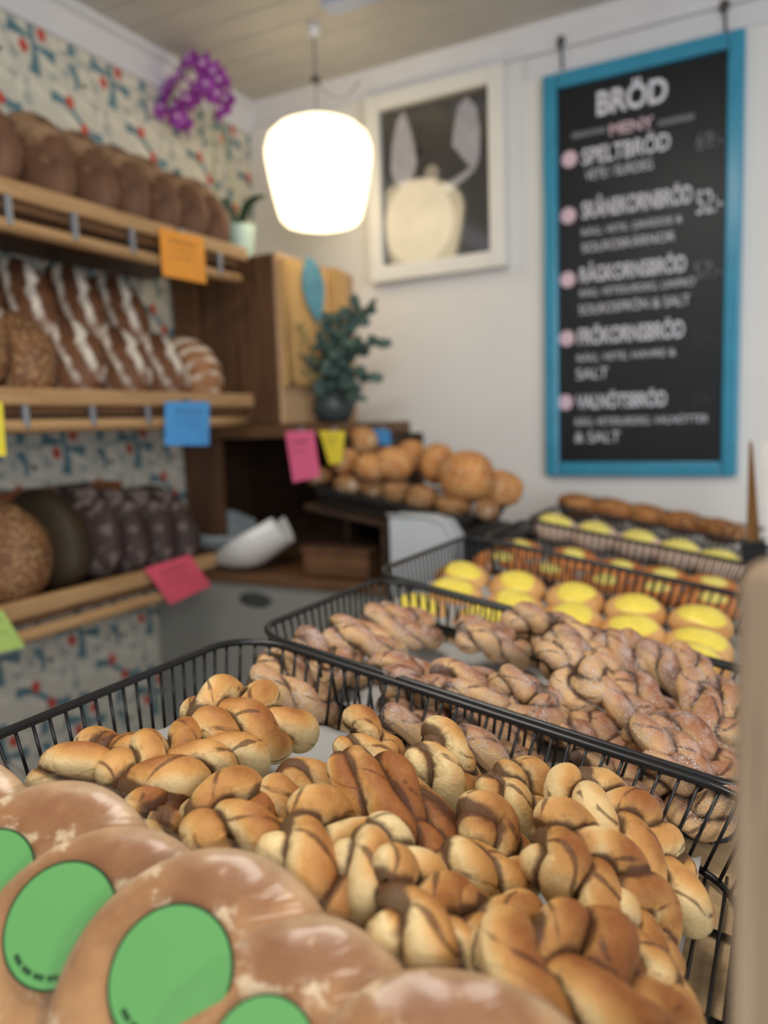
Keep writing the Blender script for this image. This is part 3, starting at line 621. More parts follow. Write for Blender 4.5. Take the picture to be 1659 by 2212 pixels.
# ------------------------------------------------------------------ paper bags on the cabinet side
def bag(x, ya, yb_, zt_, zb_, label, feather):
    root = thing('paper_bag', (x+.012, (ya+yb_)/2, zb_), label, 'paper bag'); o = V(x+.012, (ya+yb_)/2, zb_); n = 14
    m = MB(); g = []
    for side in (0, 1):
        gg = [[(x+(.004 if side == 0 else .018+.004*math.sin(i*.9+j)*.5)+.0, ya+(yb_-ya)*j/6, zb_+(zt_-zb_)*i/n) for j in range(7)] for i in range(n+1)]
        m.grid(gg if side == 0 else [r[::-1] for r in gg], 0, True)
    k = 7*(n+1); f = []
    for i in range(n): f += [(i*7, (i+1)*7, k+(i+1)*7+6, k+i*7+6), (i*7+6, k+i*7, k+(i+1)*7, (i+1)*7+6)]
    f += [tuple(list(range(7))+[k+j for j in range(7)])]
    m.f += f; m.m += [0]*len(f); m.sm += [False]*len(f)
    zz = np.linspace(ya, yb_, 25)
    m.build('bag_body', M['kraft'], root, o)
    if feather:
        m = MB(); cy, cz = feather; P = []
        up = V(-.22, 1.0); up /= np.linalg.norm(up); sd = V(up[1], -up[0])
        for t in np.linspace(0, 1, 14): w = .062*math.sin(math.pi*min(1, t*.98+.02))**.75*(1.15-.5*(1-t)); P.append(V(cy, cz)+up*(-.085+.17*t)+sd*w)
        for t in np.linspace(1, 0, 14): w = .062*math.sin(math.pi*min(1, t*.98+.02))**.75*(1.0-.4*(1-t)); P.append(V(cy, cz)+up*(-.085+.17*t)-sd*w)
        m.prism([(q[0]-o[1], q[1]-o[2]) for q in P], (x+.0235-o[0], 0, 0), (0, 1, 0), (0, 0, 1), .0006); fe = m.build('feather_print', M['print_blue'], root)
    return root
xs = xf+.014
tl, trr = onX(612, 548, xs+.02), onX(708, 572, xs+.02)
f = onX(678, 625, xs+.024)
bag(xs, tl[1], trr[1], tl[2]-.01, H+.10, 'kraft paper bag printed with a blue feather on the cabinet side', (f[1], f[2]))
r0, r1 = onX(712, 575, xs+.01), onX(738, 582, xs+.01)
bag(xs-.0, r0[1]+.002, min(r1[1]+.01, YW-.012), r1[2]-.005, H+.006, 'plain kraft paper bag half hidden beside the feather bag', None)

# ------------------------------------------------------------------ vase of eucalyptus on the ledge
c = onY(722, 905, 1.72); vx = c[0]; vz = H+.005
root = thing('vase', (vx, 1.72, vz), 'round dark green vase on the brown ledge', 'vase')
m = MB(); m.lathe([(.001, .0), (.03, 0), (.046, .012), (.0555, .036), (.054, .056), (.042, .076), (.026, .086), (.022, .096), (.027, .104), (.023, .104), (.018, .095), (.001, .08)], (0, 0, 0), 36); m.build('body', M['vase'], root)
m = MB()
for i in range(3): m.tube([(.055*math.cos(t)*(1-.03*i), .055*math.sin(t)*(1-.03*i), .034+.009*i) for t in np.linspace(0, 2*math.pi, 33)[:-1]], .0012, 5, closed=True)
m.build('ridge', M['vase'], root)
rs = random.Random(5)
root = thing('eucalyptus', (vx, 1.72, vz+.10), 'bunch of grey green eucalyptus sprigs standing in the dark vase', 'plant')
ends = [(770, 660, .0), (795, 665, .02), (818, 742, .0), (800, 815, -.03), (740, 700, .03), (712, 690, .0), (690, 740, -.03), (672, 790, .0), (765, 745, -.04), (715, 810, -.05), (735, 770, -.06), (700, 850, -.03), (770, 860, -.05)]
st, lf = [], []
for (x_, y_, dy) in ends:
    e = onY(x_, y_, 1.70+dy)-V(vx, 1.72, vz+.10); k = e*.5+V(0, 0, .035+.02*rs.random())
    ss = np.linspace(0, 1, 10); P = [(1-t)**2*V(0, 0, -.03)+2*t*(1-t)*k+t*t*e for t in ss]; m = MB(); m.tube(P, np.linspace(.0022, .001, 10), 6)
    sp = m.build('sprig', M['eucastem'], root); m = MB()
    for t in np.linspace(.28, 1, 8):
        b = (1-t)**2*V(0, 0, -.03)+2*t*(1-t)*k+t*t*e
        for sgn in (-1, 1):
            d = V(rs.uniform(-1, 1), rs.uniform(-.8, .6), rs.uniform(-.3, .8)); d /= np.linalg.norm(d); R = axes(d, V(rs.uniform(-1, 1), -1, rs.uniform(.2, 1)))
            m.ell(b+d*.014, (.0185*rs.uniform(.7, 1.15), .0145, .0012), R, 12, 4)
    m.build('leaves', M['euca'], sp)
for (x_, y_) in ((618, 745), (625, 800), (640, 700)):
    e = onY(x_, y_, 1.66)-V(vx, 1.72, vz+.10); k = e*.5+V(0, 0, .03); P = [(1-t)**2*V(0, 0, -.03)+2*t*(1-t)*k+t*t*e for t in np.linspace(0, 1, 10)]; m = MB(); m.tube(P, .0014, 6); sp = m.build('sprig', M['eucastem'], root); m = MB()
    for t in np.linspace(.4, 1, 7):
        b = (1-t)**2*V(0, 0, -.03)+2*t*(1-t)*k+t*t*e; d = V(rs.uniform(-1, 1), rs.uniform(-.6, .6), rs.uniform(-.6, .8)); m.ell(b+d*.008, (.012, .006, .001), axes(d, V(.2, -1, .5)), 10, 4)
    m.build('leaves', M['dryleaf'] if y_ != 745 else M['euca'], sp)

# ------------------------------------------------------------------ orchid on the cabinet
c = onY(512, 525, 1.66); ox, oz = c[0], H+.432
root = thing('potted_orchid', (ox, 1.68, oz), 'purple orchid in a pale mint pot on top of the cabinet', 'plant')
m = MB(); m.lathe([(.001, 0), (.026, 0), (.030, .01), (.038, .085), (.040, .092), (.036, .092), (.034, .08), (.001, .078)], (0, 0, 0), 32); m.build('pot', M['mint'], root)
m = MB(); m.ell((0, 0, .078), (.034, .034, .008)); m.build('soil', M['soil'], root)
def P_(x, y, Y=1.66): return onY(x, y, Y)-V(ox, 1.68, oz)
m = MB(); pts = [V(0, 0, .07), P_(470, 430), P_(462, 300), P_(455, 215, 1.64), P_(430, 150, 1.62), P_(395, 165, 1.60), P_(360, 235, 1.58)]
def crv(p, n=40):
    p = np.array(p); q = np.vstack([2*p[0]-p[1], p, 2*p[-1]-p[-2]]); out = []
    for i in range(1, len(q)-2):
        for t in np.linspace(0, 1, max(2, n//(len(p)-1)), endpoint=(i == len(q)-3)):
            a, b, c_, d = q[i-1], q[i], q[i+1], q[i+2]; out.append(.5*((2*b)+(c_-a)*t+(2*a-5*b+4*c_-d)*t*t+(3*b-a-3*c_+d)*t**3))
    return np.array(out)
m.tube(crv(pts), .0028, 8); m.tube(crv([V(.01, 0, .07), P_(490, 330), P_(478, 250, 1.64), P_(485, 190, 1.62)], 24), .0022, 8); m.build('stem', M['stem'], root)
for pa, pb, pc in (((505, 470), (485, 432), (487, 428)), ((512, 465), (530, 425), (572, 424))):
    a, b, c_ = V(0, 0, .085), P_(*pb, 1.64), P_(*pc, 1.62); g = []
    for t in np.linspace(0, 1, 12):
        q = (1-t)**2*a+2*t*(1-t)*b+t*t*c_; w = .019*math.sin(math.pi*(.08+.9*t))**.6; g.append([q+V(0, w*s, -.004+.006*s*s) for s in (-1, -.5, 0, .5, 1)])
    m = MB(); m.grid(g); m.build('leaf', M['leaf'], root, solid=.002)
fl = [(408, 130), (385, 165), (440, 140), (462, 158), (475, 175), (470, 205), (352, 205), (348, 235), (380, 230), (408, 215), (425, 195), (400, 265), (478, 238), (492, 215), (365, 190), (385, 255), (445, 185)]
for i, (x_, y_) in enumerate(fl):
    c = P_(x_, y_, 1.60+.03*rs.random()); d = V(rs.uniform(-.6, .9), -1, rs.uniform(-.5, .3)); d /= np.linalg.norm(d); R = axes(np.cross(d, [0, 0, 1]), d); m = MB()
    for k in range(5):
        a = math.radians(90+72*k); wide = k in (1, 4); q = rot('Z', math.degrees(a)); m.ell(c+R@(q@V(.017, 0, 0)), (.016, .0135 if wide else .009, .002), R@q@rot('Y', 14), 12, 6)
    fo = m.build('blossom', M['orchid'], root); m = MB(); m.ell(c+R@V(0, -.004, .004), (.007, .008, .006)); m.build('lip', M['orchidheart'], fo)

# ------------------------------------------------------------------ wire baskets
def rrect(u0, u1, v0, v1, w, r, n=8):
    P = []
    for cx, cy, a0 in ((u1-r, v1-r, 0), (u0+r, v1-r, 90), (u0+r, v0+r, 180), (u1-r, v0+r, 270)):
        for i in range(n+1): a = math.radians(a0+90*i/n); P.append((cx+r*math.cos(a), cy+r*math.sin(a), w))
    return np.array(P)
def resample(P, step):
    Q = np.vstack([P, P[:1]]); d = np.r_[0, np.cumsum(np.linalg.norm(np.diff(Q, axis=0), axis=1))]; n = max(8, int(round(d[-1]/step)))
    s = np.arange(n)*d[-1]/n; return np.stack([np.interp(s, d, Q[:, k]) for k in range(3)], 1)
def basket(u0, u1, v0, v1, label, hgt=.056, w0=0, step=.0135, frame=T, grp='black wire baskets on the sloping display', rr=.0032):
    c = frame((u0+u1)/2, (v0+v1)/2, w0-hgt); root = thing('wire_basket', c, label, 'basket', grp)
    W = lambda q: np.array([frame(*p) for p in q])
    ins = .014; cr = .05 if u1 > .46 else .036; top = rrect(u0, u1, v0, v1, w0, cr); bot = rrect(u0+ins, u1-ins, v0+ins, v1-ins, w0-hgt, cr-.008); low = rrect(u0+.002, u1-.002, v0+.002, v1-.002, w0-.0075, .028)
    m = MB(); m.tube(W(top), rr, 8, closed=True); m.build('rim', M['wire'], root, c)
    m = MB(); m.tube(W(bot), .0026, 8, closed=True); m.build('bottom_frame', M['wire'], root, c)
    a = resample(top, step); m = MB(); mid = V((u0+u1)/2, (v0+v1)/2, 0)
    n = len(a); b = a.copy(); b[:, 2] = w0-hgt
    sx = ((u1-u0)/2-ins)/((u1-u0)/2); sy = ((v1-v0)/2-ins)/((v1-v0)/2); b[:, 0] = mid[0]+(a[:, 0]-mid[0])*sx; b[:, 1] = mid[1]+(a[:, 1]-mid[1])*sy
    for p, q in zip(a, b): m.tube(W([p, q]), .0014, 6)
    m.build('side_grille', M['wire'], root, c)
    m = MB(); u = u0+ins+.006
    while u < u1-ins: m.tube(W([(u, v0+ins, w0-hgt), (u, v1-ins, w0-hgt)]), .0013, 6); u += step
    for k in (.25, .5, .75): v = v0+(v1-v0)*k; m.tube(W([(u0+ins, v, w0-hgt-.003), (u1-ins, v, w0-hgt-.003)]), .0022, 6)
    m.build('floor_grille', M['wire'], root, c)
    return root
def parchment(u0, u1, v0, v1, w, label, seed=0, frame=T):
    rs_ = np.random.RandomState(seed); nu, nv = 40, 28; g = []
    for i in range(nu+1):
        r = []
        for j in range(nv+1):
            a, b = i/nu, j/nv; z = .0012*(math.sin(a*23+seed)+math.sin(b*17+a*9))+.0008*rs_.randn()
            e = max(0, (a-.965)/.035); z += .006*e; z += .010*max(0, (.03-a)/.03)
            r.append(frame(u0+(u1-u0)*a, v0+(v1-v0)*b, w+z+.002))
        g.append(r)
    m = MB(); m.grid(g); c = frame((u0+u1)/2, (v0+v1)/2, w)
    return tag(m.build('parchment_sheet', M['parch'], origin=c, solid=.0004), label, 'parchment paper', 'parchment sheets lining the baskets')
UR = .452
BK = [(0, .462, .262, .567, 'front wire basket heaped with cinnamon knots'), (0, UR, .577, .845, 'second wire basket holding sugared cinnamon knots'), (-.02, UR, .856, 1.185, 'third wire basket with plain yellow custard buns'),
      (0, UR, 1.195, 1.43, 'fourth wire basket with brown edged custard danishes'), (.0, UR, 1.44, 1.655, 'fifth wire basket with powdered custard buns'), (0, UR, 1.665, 1.90, 'last wire basket under the chalkboard holding brown cookies')]
for i, (a, b, c_, d, lab) in enumerate(BK):
    basket(a, b, c_, d, lab)
    parchment(a+.018, b-(.042 if i == 0 else .018), c_+.018, d-.018, -.054, ['greyish parchment sheet under the cinnamon knots in the front basket', 'parchment sheet under the sugared knots in the second basket', 'parchment sheet under the plain yellow custard buns', 'parchment sheet under the custard danishes', 'parchment sheet under the powdered custard buns', 'parchment sheet under the brown cookies'][i], i)
# display stand under the baskets
root = thing('display_stand', (-.2, 1.1, 0), 'sloping wooden display stand carrying all the black wire baskets', 'display stand'); o = V(-.2, 1.1, 0)
q = lambda u, v, w: T(u, v, w)
m = MB(); m.hexa([q(0, .24, -.078), q(.475, .24, -.078), q(.475, 1.93, -.078), q(0, 1.93, -.078), q(0, .24, -.062), q(.475, .24, -.062), q(.475, 1.93, -.062), q(0, 1.93, -.062)]); m.build('sloping_board', M['standwood'], root, o, bevel=.002)
m = MB(); m.hexa([q(-.05, .02, -.155), q(.45, .02, -.155), q(.45, .235, -.155), q(-.05, .235, -.155), q(-.05, .02, -.140), q(.45, .02, -.140), q(.45, .235, -.140), q(-.05, .235, -.140)]); m.build('front_board', M['standwood'], root, o, bevel=.002)
for u_, v_ in ((.05, .34), (.40, .34), (.05, 1.88), (.40, 1.88)):
    p = q(u_, v_, -.08); m = MB(); m.box((p[0]-.025, p[1]-.025, 0), (p[0]+.025, p[1]+.025, p[2])); m.build('leg', M['standwood'], root, o, bevel=.003)
for u_, v_ in ((.0, .06), (.40, .06)):
    p = q(u_, v_, -.157); m = MB(); m.box((p[0]-.025, p[1]-.025, 0), (p[0]+.025, p[1]+.025, p[2])); m.build('leg', M['standwood'], root, o, bevel=.003)

# ------------------------------------------------------------------ twisted knots
def catmull(p, n):
    p = np.array(p, float); q = np.vstack([2*p[0]-p[1], p, 2*p[-1]-p[-2]]); out = []
    for i in range(1, len(q)-2):
        t = np.linspace(0, 1, 30, endpoint=False)[:, None]; a, b, c_, d = q[i-1], q[i], q[i+1], q[i+2]
        out.append(.5*((2*b)+(c_-a)*t+(2*a-5*b+4*c_-d)*t*t+(3*b-a-3*c_+d)*t**3))
    P = np.vstack(out+[p[-1:]]); d = np.r_[0, np.cumsum(np.linalg.norm(np.diff(P, axis=0), axis=1))]; s = np.linspace(0, d[-1], n)
    return np.stack([np.interp(s, d, P[:, k]) for k in range(3)], 1), d[-1]
# centre lines of the rope, in units of half the bun length (x along, y across, z up)
PATHS = {
 # a hairpin with the tail tucked over the bend
 'hairpin': [[(-.92, -.40, .0), (-.45, -.50, .06), (.1, -.46, .1), (.6, -.36, .05), (.86, .06, .0), (.6, .46, .05), (.1, .48, .1), (-.42, .44, .08), (-.86, .34, -.04)]],
 # a long braid doubled back over itself
 'plait': [[(-.98, -.18, .10), (-.5, -.34, .16), (.0, -.36, .18), (.5, -.36, .10), (.88, -.2, .0), (.86, .22, -.02), (.46, .42, .06), (.0, .36, .22), (-.45, .28, .20), (-.82, .2, .05)]],
 # three strand plaits, straight and bent
 'braid': ['B', (-1.0, .0, -.10), (-.55, .05, .10), (0, .0, .18), (.55, -.05, .10), (1.0, .0, -.12)],
 'bend': ['B', (-1.0, .30, -.06), (-.6, .02, .08), (-.1, -.12, .18), (.45, -.05, .12), (.9, .30, .0), (1.0, .66, -.12)],
 # a knot wound like a ball
 'ball': [[(.62*(math.sin(t)+1.25*math.sin(2*t))*.62, .62*(math.cos(t)-1.25*math.cos(2*t))*.52, .08-.30*math.sin(3*t)) for t in np.linspace(.4, 2*math.pi+.2, 16)]],
 # a coil with the end laid across
 'coil': [[(.2*math.cos(t)*(1+t*.28)*.9, .2*math.sin(t)*(1+t*.28)*.72, .26-.045*t) for t in np.linspace(0, 8.6, 18)]+[(-.2, .75, -.1)]],
 # the hairpin with a smooth loose strap round one side
 'strap': [[(-.95, -.30, .08), (-.5, -.40, .12), (0, -.40, .14), (.5, -.36, .10), (.85, -.2, .0), (.8, .1, .0), (.3, .12, .12), (-.25, .08, .16), (-.7, .1, .06)], 'S', [(-.5, .36, .0), (-.1, .56, .04), (.35, .58, .02), (.78, .40, -.03), (.98, .0, -.1), (.9, -.35, -.14)]],
}
def knot_mesh(name, kind, L, seed, mat, thick=1.0, wide=1.0, seg=20, flip=False, dens=1.0, bake=0.0):
    thick *= .88; rs_ = np.random.RandomState(seed); h = max(.026, (L-.034)/2); hy, hz = .037, .040; strands = []
    src = PATHS[kind]; twist = True
    if src[0] == 'B': src = [src[1:]]; twist = 'B'; h = max(.03, (L-.022)/2)
    for part in src:
        if isinstance(part, str): twist = False; continue
        p = np.array(part)*V(h, hy*wide*(-1 if flip else 1), hz); p = p+rs_.randn(*p.shape)*.0022
        n0 = 260; P, Ln = catmull(p, n0)
        n = max(60, int(Ln/.0013*dens)); P, Ln = catmull(p, n)
        t = np.gradient(P, axis=0); t /= np.linalg.norm(t, axis=1)[:, None]
        up = V(0, 0, 1); N = np.cross(up, t); N /= np.linalg.norm(N, axis=1)[:, None]+1e-9; B = np.cross(t, N)
        s = np.linspace(0, Ln, n)
        if twist == 'B':
            pit = .100*thick*(1+.06*rs_.randn()); ph0 = rs_.rand()*6.28; env = np.clip(np.minimum(s, Ln-s)/.022, 0, 1)**.7
            for k in range(3):
                ph = 2*math.pi*s/pit+ph0+k*2*math.pi/3
                c_ = P+N*(.0232*wide*thick*np.sin(ph)*(.35+.65*env))[:, None]+B*(.0085*thick*np.sin(2*ph)*(.5+.5*env))[:, None]
                strands.append((c_,   .0118*thick*(1-.10*np.cos(2*ph)+.05*np.interp(s, np.linspace(0, Ln, 9), rs_.randn(9)))))
        elif twist:
            pit = .086*thick*(1+.08*rs_.randn()); ph0 = rs_.rand()*6.28; ro, r0 = .0068*thick, .0110*thick
            wob = np.interp(s, np.linspace(0, Ln, 7), rs_.randn(7)*.35)
            env = np.clip(np.minimum(s, Ln-s)/.02, 0, 1)
            for k in (0, 1):
                ph = 2*math.pi*s/pit+wob+ph0+k*math.pi
                c_ = P+(N*np.cos(ph)[:, None]+B*np.sin(ph)[:, None]*.92)*(ro*(.45+.55*env))[:, None]
                strands.append((c_, r0*(1+.10*np.sin(2*ph+rs_.rand()*6)+.05*np.interp(s, np.linspace(0, Ln, 9), rs_.randn(9)))))
        else:
            strands.append((P, np.full(n, .0122*thick)*(1+.06*np.sin(s*90))))
    allc = np.vstack([c_ for c_, r in strands]); allr = np.concatenate([r for c_, r in strands])
    sid = np.concatenate([np.full(len(c_), i) for i, (c_, r) in enumerate(strands)]); alls = np.concatenate([np.r_[0, np.cumsum(np.linalg.norm(np.diff(c_, axis=0), axis=1))] for c_, r in strands])
    Vv, F, UV, TOP, GAP = [], [], [], [], []; base = 0; zmin = (allc[:, 2]-allr).min()
    sub = slice(None, None, 3); ac, ar, ai, as_ = allc[sub], allr[sub], sid[sub], alls[sub]
    for i, (c_, r) in enumerate(strands):
        n = len(c_); t = np.gradient(c_, axis=0); t /= np.linalg.norm(t, axis=1)[:, None]
        N = np.zeros((n, 3)); a = np.cross(t[0], V(0, 0, 1)); N[0] = a/np.linalg.norm(a)
        for k in range(1, n): a = N[k-1]-t[k]*np.dot(N[k-1], t[k]); N[k] = a/np.linalg.norm(a)
        B = np.cross(t, N); s = alls[sid == i]; Ln = s[-1]
        e = np.minimum(s, Ln-s); cap = np.sqrt(np.clip(1-(1-np.clip(e/.012, 0, 1))**2, .02, 1)); rr = r*cap
        th = np.arange(seg+1)*2*math.pi/seg
        d = N[:, None]*np.cos(th)[None, :, None]+B[:, None]*np.sin(th)[None, :, None]
        v = c_[:, None]+d*rr[:, None, None]
        vv = v.reshape(-1, 3); dd = d.reshape(-1, 3); sv = np.repeat(s, seg+1)
        # distance to the neighbouring strands
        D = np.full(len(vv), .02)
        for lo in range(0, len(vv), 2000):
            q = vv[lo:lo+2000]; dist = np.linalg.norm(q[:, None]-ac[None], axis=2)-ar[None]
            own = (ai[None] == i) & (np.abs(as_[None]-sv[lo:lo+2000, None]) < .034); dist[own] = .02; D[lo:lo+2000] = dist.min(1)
        rn = rs_.randn(5, 3)*55; lump = sum(np.sin(vv@k+j) for j, k in enumerate(rn))
        vv = vv+dd*(.00028*lump)[:, None]
        fl = zmin+.006; vv[:, 2] = np.where(vv[:, 2] < fl, fl-(fl-vv[:, 2])*.25, vv[:, 2])
        zr = (vv[:, 2]-zmin)/(allc[:, 2].max()+.012-zmin)
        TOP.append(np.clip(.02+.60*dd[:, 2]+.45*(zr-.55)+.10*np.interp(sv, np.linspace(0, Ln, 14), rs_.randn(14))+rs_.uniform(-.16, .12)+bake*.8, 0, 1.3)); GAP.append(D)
        UV.append(np.stack([np.tile(th/6.2832, n), sv/.06], 1))
        idx = base+np.arange(n*(seg+1)).reshape(n, seg+1)
        F += np.stack([idx[:-1, :-1], idx[:-1, 1:], idx[1:, 1:], idx[1:, :-1]], -1).reshape(-1, 4).tolist()
        base += n*(seg+1); Vv.append(vv)
    Vv = np.vstack(Vv); Vv[:, 2] -= zmin+.004
    me = bpy.data.meshes.new(name); me.from_pydata(Vv.tolist(), [], F); me.polygons.foreach_set('use_smooth', [True]*len(F))
    for nm_, val in (('top', np.concatenate(TOP)), ('gap', np.concatenate(GAP))):
        at = me.attributes.new(nm_, 'FLOAT', 'POINT'); at.data.foreach_set('value', val.astype(np.float32))
    uvl = me.uv_layers.new(name='UVMap'); li = np.zeros(len(me.loops), np.int32); me.loops.foreach_get('vertex_index', li); uvl.data.foreach_set('uv', np.vstack(UV)[li].astype(np.float32).ravel())
    me.materials.append(mat); me.update()
    o = bpy.data.objects.new(name, me); C.objects.link(o); return o
def knot(name, p1, p2, w1, w2, kind, seed, mat, label, cat, grp, roll=0, thick=1.0, wide=1.0, flip=False, L=None, dens=1.0, seg=20, bake=0.0):
    w1 += .010; a, b = Tpx(*p1, w1), Tpx(*p2, w2); ln = np.linalg.norm(b-a)
    L = (L or ln)*1.15; R = axes(b-a, TW)@rot('X', roll); c = (a+b)/2
    o = knot_mesh(name, kind, L, seed, mat, thick, wide, seg, flip, dens, bake)
    place(o, c-R[:, 2]*.022, R); return tag(o, label, cat, grp)

G1 = 'cinnamon knots in the front basket'
K = [ # end px, end px, heights, kind, seed, label, extras
 ((405, 1535), (640, 1550), -.004, -.006, 'braid', 3, 'plump golden knot alone against the back left corner of the front basket', dict(roll=10, wide=1.05, thick=1.15, bake=0.1)),
 ((250, 1690), (530, 1600), -.006, -.012, 'braid', 14, 'glossy brown knot in the left pile just in front of the corner knot', dict(wide=1.0, thick=1.08, bake=0.3)),
 ((118, 1712), (300, 1640), -.016, -.018, 'ball', 5, 'brown knot at the left rim half covered by the glossy one', dict(bake=0.35)),
 ((300, 1700), (395, 1830), -.010, -.020, 'coil', 6, 'small swirled knot end beside the wrapped breads', dict(wide=1.1, bake=0.15)),
 ((385, 1745), (650, 1800), -.004, -.004, 'braid', 7, 'brown topped knot lying crosswise above the third wrapped bread', dict(wide=1.1, thick=1.1, bake=0.2)),
 ((600, 1650), (755, 1800), .0, -.016, 'hairpin', 8, 'pale knot with torn end beside the bare parchment', dict(wide=.9, thick=1.02, bake=-0.05)),
 ((790, 1630), (950, 1860), .012, -.004, 'strap', 9, 'dark baked long twist lying on top in the middle of the heap', dict(wide=.85, thick=1.08, L=.115, bake=0.32)),
 ((735, 1535), (890, 1670), .0, -.018, 'hairpin', 10, 'pale knot in the back row, first from the bare parchment', dict(wide=.85, bake=0)),
 ((900, 1570), (1030, 1720), .004, -.018, 'hairpin', 11, 'pale knot in the back row, second from the bare parchment', dict(wide=.8, thick=1.08, bake=-0.05)),
 ((1050, 1612), (1230, 1780), -.006, -.018, 'strap', 12, 'pale knot in the back row with a smooth strap and dark filling', dict(wide=1.15, thick=1.05, bake=0)),
 ((1245, 1680), (1465, 1915), .006, -.016, 'bend', 21, 'long pale plaited knot against the right side of the front basket', dict(wide=.9, thick=1.05, L=.094, bake=-0.06)),
 ((960, 1750), (1150, 1930), .004, -.012, 'hairpin', 16, 'stout knot at the centre with dark filling and brown lobe', dict(wide=1.0, thick=1.15, bake=0.12)),
 ((1205, 1805), (1430, 2080), .002, -.016, 'braid', 17, 'large many lobed knot below the long pale plaited one', dict(wide=.95, thick=1.1, L=.098, bake=0.1)),
 ((800, 1775), (600, 1880), -.006, -.008, 'hairpin', 18, 'pale crescent knot touching the third wrapped bread', dict(wide=.8, bake=-0.15)),
 ((700, 1835), (810, 1985), -.004, -.014, 'braid', 19, 'brown striped knot between crescent knot and wrapped bread', dict(wide=1.2, thick=1.1, L=.095, bake=0.15)),
 ((830, 1870), (920, 2050), .0, -.012, 'braid', 20, 'upright pale twist with brown patch in the middle foreground', dict(wide=.85, L=.09, bake=-0.12)),
 ((900, 1960), (1010, 2090), .002, -.010, 'braid', 22, 'round golden knot just above the nearest wrapped bread', dict(wide=1.1, L=.085, bake=0.12)),
 ((1020, 1975), (1230, 2100), .002, -.008, 'braid', 23, 'golden brown knot in front of the stout centre knot', dict(wide=1.05, thick=1.02, bake=0.2)),
 ((1130, 2040), (1390, 2200), .002, -.006, 'bend', 24, 'big dark brown knot at the bottom right of the heap', dict(wide=1.1, thick=1.2, bake=0.42)),
 ((1340, 2010), (1450, 2150), -.012, -.024, 'braid', 25, 'small pale knot tucked under the many lobed one at parchment edge', dict(wide=.9, L=.066, bake=-0.05)),
]
for p1, p2, w1, w2, kd, sd, lab, kw in K:
    w1 += .013; w2 += .005
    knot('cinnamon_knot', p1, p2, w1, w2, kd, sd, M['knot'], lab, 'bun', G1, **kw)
G2 = 'sugared knots in the second basket'
S = [
 ((795, 1300), (945, 1370), 'hairpin', 'sugared knot in the far left corner of the second basket'),
 ((690, 1345), (875, 1400), 'plait', 'pale sugared knot next to the one in the far left corner'),
 ((615, 1410), (795, 1460), 'ball', 'sugared knot by the left rim of the second basket seen above wires'),
 ((585, 1440), (690, 1500), 'hairpin', 'sugared knot low behind the front basket wires at the left end'),
 ((815, 1440), (960, 1475), 'hairpin', 'dark sugared knot at the edge of the bare parchment strip'),
 ((975, 1360), (1140, 1400), 'plait', 'sugared knot in the back row, first from the bare parchment strip'),
 ((1125, 1350), (1245, 1390), 'ball', 'sugared knot in the back row, second from the bare parchment strip'),
 ((1220, 1350), (1330, 1420), 'hairpin', 'sugared knot in the back row, third from the bare parchment strip'),
 ((1325, 1360), (1435, 1450), 'hairpin', 'sugared knot in the back row, fourth from the bare parchment strip'),
 ((1435, 1390), (1530, 1490), 'hairpin', 'pale sugared knot in the back row nearest the wooden post'),
 ((1500, 1440), (1590, 1610), 'plait', 'sugared knot with a large unsugared yellow side against the post'),
 ((950, 1450), (1100, 1500), 'hairpin', 'sugared knot in the middle row beside the dark parchment edge one'),
 ((1180, 1430), (1330, 1500), 'ball', 'sugared knot in the middle row with two smooth lobes'),
 ((1320, 1460), (1450, 1560), 'hairpin', 'sugared knot in the middle row before the yellow sided one'),
 ((1085, 1490), (1225, 1570), 'ball', 'brown sugared knot close behind the front rim, left of the pale one'),
 ((1205, 1510), (1345, 1640), 'hairpin', 'pale sugared knot standing close behind the front rim'),
 ((1385, 1540), (1565, 1670), 'plait', 'large sugar crusted knot close to the rim and wooden post'),
 ((840, 1510), (990, 1570), 'hairpin', 'sugared knot behind the wires below the dark parchment edge one'),
 ((1000, 1560), (1150, 1630), 'hairpin', 'sugared knot behind the wires in the middle of the rim'),
 ((1270, 1650), (1400, 1710), 'hairpin', 'sugared knot behind the wires under the pale standing one'),
 ((1440, 1690), (1560, 1740), 'ball', 'sugared knot behind the wires under the large crusted one'),
]
for i, (p1, p2, kd, lab) in enumerate(S):
    low = i in (3, 17, 18, 19, 20)
    w = -.030 if low else (-.034 if i == 2 else (.004 if i in (7, 8, 9, 10) else (-.004 if i in (16, 13, 12) else (-.024 if i in (14, 15) else -.014))))
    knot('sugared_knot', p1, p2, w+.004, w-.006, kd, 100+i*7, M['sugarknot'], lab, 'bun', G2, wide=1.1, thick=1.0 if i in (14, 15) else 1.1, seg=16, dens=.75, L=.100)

# ------------------------------------------------------------------ custard buns, danishes, cookies
def bun_proto(name, mat, top, r=.041, h=.026, tr=.030, tname='custard', side=None):
    root = bpy.data.objects.new(name, None); C.objects.link(root); root.empty_display_size = .03
    m = MB(); prof = [(.001, 0), (r*.85, .0), (r, h*.35), (r*.97, h*.6), (r*.8, h*.9), (r*.5, h), (.001, h)]
    m.lathe(prof, (0, 0, 0), 28); m.build('dough', mat, root)
    m = MB(); m.ell((0, 0, h*.86), (tr, tr*.86, h*.42), None, 24, 12, 0, .04, 1.2, 3); m.build(tname, top, root)
    return root
def spread(proto, list_, cat, grp, tilt=0, lift=.026):
    for i, (px_, py_, w, lab) in enumerate(list_):
        o = proto if i == 0 else dup(proto); c = onY(px_, py_, w)-TW*lift
        R = np.stack([TU, TV, TW], 1)@rot('X', tilt+4*math.sin(i*3.1))@rot('Z', 37*i)
        o.location = c; o.rotation_euler = Matrix(R.tolist()).to_euler(); tag(o, lab, cat, grp)
cnt = ['nearest the wooden post', 'second from the wooden post', 'third from the wooden post', 'fourth from the wooden post', 'farthest from the wooden post']
